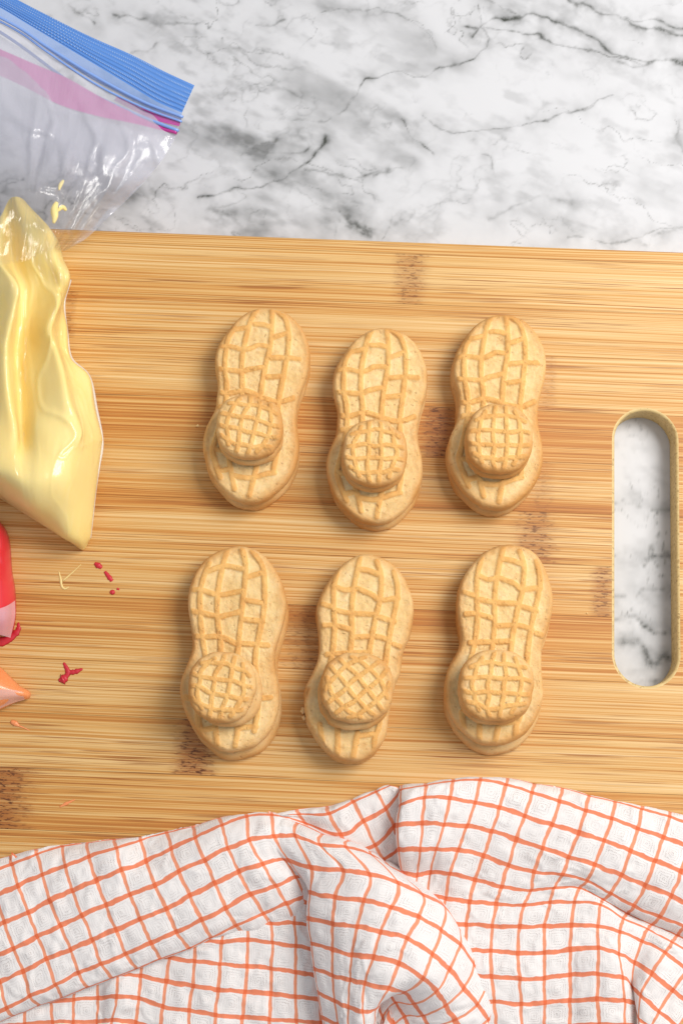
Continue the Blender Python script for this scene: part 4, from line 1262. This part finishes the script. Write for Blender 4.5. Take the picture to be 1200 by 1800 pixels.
    for pts, mt, r in tracks:
        L = cr([P(a, b, z) for a, b, z in pts], 10)
        V, F = tube(L, r, 8, None if mt is m2 else np.linspace(1, .5, len(L)))
        mk('zip_track', V, F, mt, root, loc=base)
    pk = [[(318, 211, .0306), (268, 193, .0306), (205, 170, .031)], [(317, 217, .0304), (266, 203, .0304), (203, 174, .0308)], [(315, 222, .0302), (264, 208, .030), (200, 176, .030)]]
    V, F, U = sheet(pk, 8)
    mk('pink_strip', V, F, m_film('pink_film_strong', (0.55, 0.06, 0.34), 0.18, 0.25, 0.2), root, loc=base)
    pk = [[(312, 228, .0300), (245, 203, .0304), (180, 172, .0310), (120, 138, .0322), (60, 112, .033), (-60, 60, .036)],
          [(311, 232, .0298), (243, 211, .0302), (176, 190, .0308), (112, 160, .0320), (50, 132, .033), (-60, 85, .036)],
          [(310, 236, .0296), (240, 218, .0300), (172, 204, .0306), (105, 184, .0318), (42, 152, .033), (-60, 105, .036)]]
    V, F, U = sheet(pk, 10)
    mk('pink_strip', V, F, mp, root, loc=base)
    seam = [(124, 492), (113, 533), (118, 585), (126, 630), (157, 662), (170, 720), (180, 776), (174, 820), (168, 858), (162, 912), (158, 946)]
    L = cr([P(a, b, TB + .0030) for a, b in seam], 8)
    top_ = L + [0.0002, 0, .0006]
    V, F = tube(L, .00055, 8)
    mk('side_seam', V, F, m_film('seam_film', (0.84, 0.80, 0.76), 0.45, 0.2, 0.3), root, loc=base)
    # smears of icing left inside the film
    for pts, r in (([(95, 392, .0440), (97, 380, .0440), (96, 368, .0435), (100, 356, .0430)], .0013), ([(104, 334, .0420), (107, 325, .0415), (112, 317, .041)], .0007),
                   ([(101, 372, .0430), (110, 364, .0425), (117, 370, .0415)], .0008)):
        L = cr([P(a, b, z - .0028) for a, b, z in pts], 6)
        V, F = tube(L, r, 8, np.sin(np.linspace(.35, 2.6, len(L))))
        mk('icing_smear', V, F, ye, root, loc=base)


yellow_bag()


def side_bag(name, outline, centre, H, Wd, mat, label, cre, extra=()):
    V, F, c = bag_body(outline, centre, TB + 0.004, H, Wd, cre, 9, nth=200, nr=60)
    root = empty(name, (c[0], c[1], TB))
    tag(root, label, 'icing bag')
    mk('icing_filling', V, F, mat, root)
    return root, np.array([c[0], c[1], TB])


red = m_icing('red_icing', (0.66, 0.024, 0.038), (0.72, 0.036, 0.052), coat=0.5, rough=0.35)
rr, rb = side_bag('icing_bag', [(-160, 960), (-80, 905), (-20, 905), (4, 922), (15, 950), (19, 1000), (24, 1030), (26, 1057), (25, 1088), (18, 1112), (4, 1116), (-40, 1105), (-120, 1070)],
                  (-60, 1010), 0.014, 0.014, red, 'bag of red icing lying between the yellow and the orange bag',
                  [([(0, 935), (4, 950), (2, 965)], -.002, .0012), ([(14, 960), (16, 1000), (22, 1050)], .0012, .0010), ([(-20, 960), (0, 985), (12, 1000)], -.0014, .0012), ([(-10, 1030), (6, 1020), (18, 1035)], .0010, .0012)])
pf = m_film('pink_hazy_film', (0.86, 0.62, 0.68), 0.52, 0.10, 0.5)
V, F, U = sheet([[(27, 1056, TB + .0072), (10, 1066, TB + .0140), (-15, 1074, TB + .016)], [(27, 1085, TB + .0066), (10, 1090, TB + .0128), (-15, 1092, TB + .0145)],
                 [(19, 1121, TB + .0040), (4, 1117, TB + .0085), (-15, 1112, TB + .010)]], 10)
mk('film_corner', V, F, pf, rr, loc=rb)
orange = m_icing('orange_icing', (0.86, 0.27, 0.095), (0.90, 0.34, 0.135), coat=0.5, rough=0.4)
orr, ob = side_bag('icing_bag', [(-170, 1180), (-110, 1125), (-50, 1135), (-5, 1168), (16, 1188), (34, 1205), (49, 1213), (52, 1221), (47, 1228), (30, 1232), (0, 1246), (-60, 1275), (-130, 1260)],
                   (-70, 1205), 0.013, 0.013, orange, 'bag of orange icing with its snipped tip pointing at a red smear',
                   [([(-20, 1205), (5, 1196), (30, 1208)], .0012, .0012), ([(-15, 1230), (10, 1222), (38, 1222)], -.0012, .0010), ([(42, 1219), (46, 1221)], -.0008, .0008)])
of = m_film('peach_hazy_film', (0.92, 0.62, 0.52), 0.45, 0.12, 0.4)
V, F, U = sheet([[(40, 1216, TB + .0062), (18, 1212, TB + .0085), (-15, 1212, TB + .012)], [(42, 1224, TB + .0052), (18, 1224, TB + .0075), (-15, 1228, TB + .010)],
                 [(44, 1230, TB + .0025), (20, 1237, TB + .0035), (-15, 1252, TB + .004)]], 8)
mk('film_corner', V, F, of, orr, loc=ob)

# ================================================================== SPILT ICING AND CRUMBS on the board
redd = m_icing('red_icing_spill', (0.50, 0.010, 0.024), (0.62, 0.022, 0.038), coat=0.1, rough=0.55, sss=0)
yeld = m_icing('yellow_icing_spill', (0.78, 0.55, 0.19), (0.82, 0.62, 0.26), coat=0.1, rough=0.5, sss=0)
orad = m_icing('orange_icing_spill', (0.80, 0.25, 0.085), (0.84, 0.31, 0.12), coat=0.1, rough=0.5, sss=0)


def blob(name, strokes, mat, label, cat, flat=0.55):
    """strokes: list of (px points, radius px list); one low irregular smear"""
    Vs, Fs, n = [], [], 0
    c = P(*strokes[0][0][0], TB)
    for pts, rad in strokes:
        L = cr(P(np.array(pts, float)[:, 0], np.array(pts, float)[:, 1], TB), 6)
        rr_ = cr(np.array([[r] for r in rad], float), 6)[:, 0] * 0.0002
        L = np.vstack([L[0] - (L[1] - L[0]) * .5, L, L[-1] + (L[-1] - L[-2]) * .5])
        rr_ = np.r_[rr_[0] * .2, rr_, rr_[-1] * .2] * (1 + .12 * rng.normal(size=len(rr_) + 2)).clip(.5, 1.5)
        V, F = tube(L, 1.0, 8, rr_)
        V[:, 2] = TB + 0.00004 + np.maximum(V[:, 2] - TB, -0.00001 / max(flat, .1)) * flat
        Vs.append(V)
        Fs += [tuple(i + n for i in f) for f in F]
        n += len(V)
    o = mk(name, np.vstack(Vs), Fs, mat, loc=(c[0], c[1], TB))
    return tag(o, label, cat)


blob('icing_thread', [([(142, 993), (128, 1006), (112, 1020)], [.8, 1.2, 1.8]), ([(104, 1005), (107, 1018), (109, 1030), (114, 1035), (121, 1032)], [1.2, 2.4, 2.4, 2.0, 1.0])], yeld,
     'thin hooked thread of yellow icing below the yellow bag tip', 'icing spill')
blob('icing_drop', [([(167, 990), (173, 994), (179, 998)], [2.5, 5, 3])], redd, 'red icing drop closest to the yellow bag tip', 'icing spill')
blob('icing_drop', [([(185, 1005), (191, 1013), (197, 1021)], [2.5, 4, 3.5])], redd, 'slanting dash of red icing between two red drops', 'icing spill')
blob('icing_drop', [([(194, 1040), (198, 1041), (202, 1040)], [2.5, 4.5, 3])], redd, 'round red icing drop below the slanting red dash', 'icing spill')
blob('icing_drop', [([(206, 1035), (210, 1036)], [2, 1.6])], redd, 'tiny red icing speck beside the round red drop', 'icing spill')
blob('icing_smear', [([(104, 1196), (111, 1194), (117, 1190)], [3, 8, 6]), ([(114, 1192), (120, 1182), (113, 1166)], [5, 4.5, 3]), ([(120, 1182), (132, 1181), (145, 1176)], [4, 4.5, 2])], redd,
     'branched smear of red icing in front of the orange bag tip', 'icing spill')
blob('icing_smear', [([(-20, 1128), (4, 1128), (20, 1120), (32, 1108), (33, 1095)], [8, 8, 7, 5, 2])], redd, 'wet red icing smear under the end of the red bag', 'icing spill', .35)
blob('icing_smear', [([(20, 1268), (26, 1271), (34, 1276)], [3, 5, 2]), ([(34, 1276), (44, 1280), (52, 1284)], [1.6, 1.0, .7])], orad,
     'small orange icing smear with a tail below the orange bag tip', 'icing spill')
blob('icing_smear', [([(106, 1418), (118, 1412), (131, 1406)], [1.2, 2.6, 1])], orad, 'faint slanting orange streak on the board above the towel', 'icing spill', .3)


def crumb(px, py, z, r, label, k):
    g = np.random.default_rng(k)
    bm = bmesh.new()
    bmesh.ops.create_icosphere(bm, subdivisions=2, radius=r)
    for v in bm.verts:
        v.co *= 1 + g.normal(0, .16)
        v.co.z *= .7
    zmin = min(v.co.z for v in bm.verts)
    for v in bm.verts: v.co.z -= zmin
    me = bpy.data.meshes.new('cookie_crumb')
    bm.to_mesh(me)
    bm.free()
    me.materials.append(CRUMB)
    o = bpy.data.objects.new('cookie_crumb', me)
    COL.objects.link(o)
    o.location = P(px, py, z)
    tag(o, label, 'crumb', 'cookie crumbs')


CRUMB = m_biscuit('crumb_biscuit', 30.0)
for k, (a, b, z, r, lab) in enumerate([
    (348, 749, TB, .0005, 'tiny cookie crumb beside the marble-row cookie nearest the yellow bag'),
    (533, 1249, TB, .0011, 'pale cookie crumb at the broken edge of the chipped cookie'),
    (534, 1262, TB, .0008, 'smaller cookie crumb below the pale one at the chipped cookie'),
    (588, 700, TB, .0006, 'tiny cookie crumb at the waist of the middle marble-row cookie'),
    (1031, 1078, TB, .0003, 'tiny cookie crumb by the handle slot')]):
    crumb(a, b, z, r, lab, k + 3)
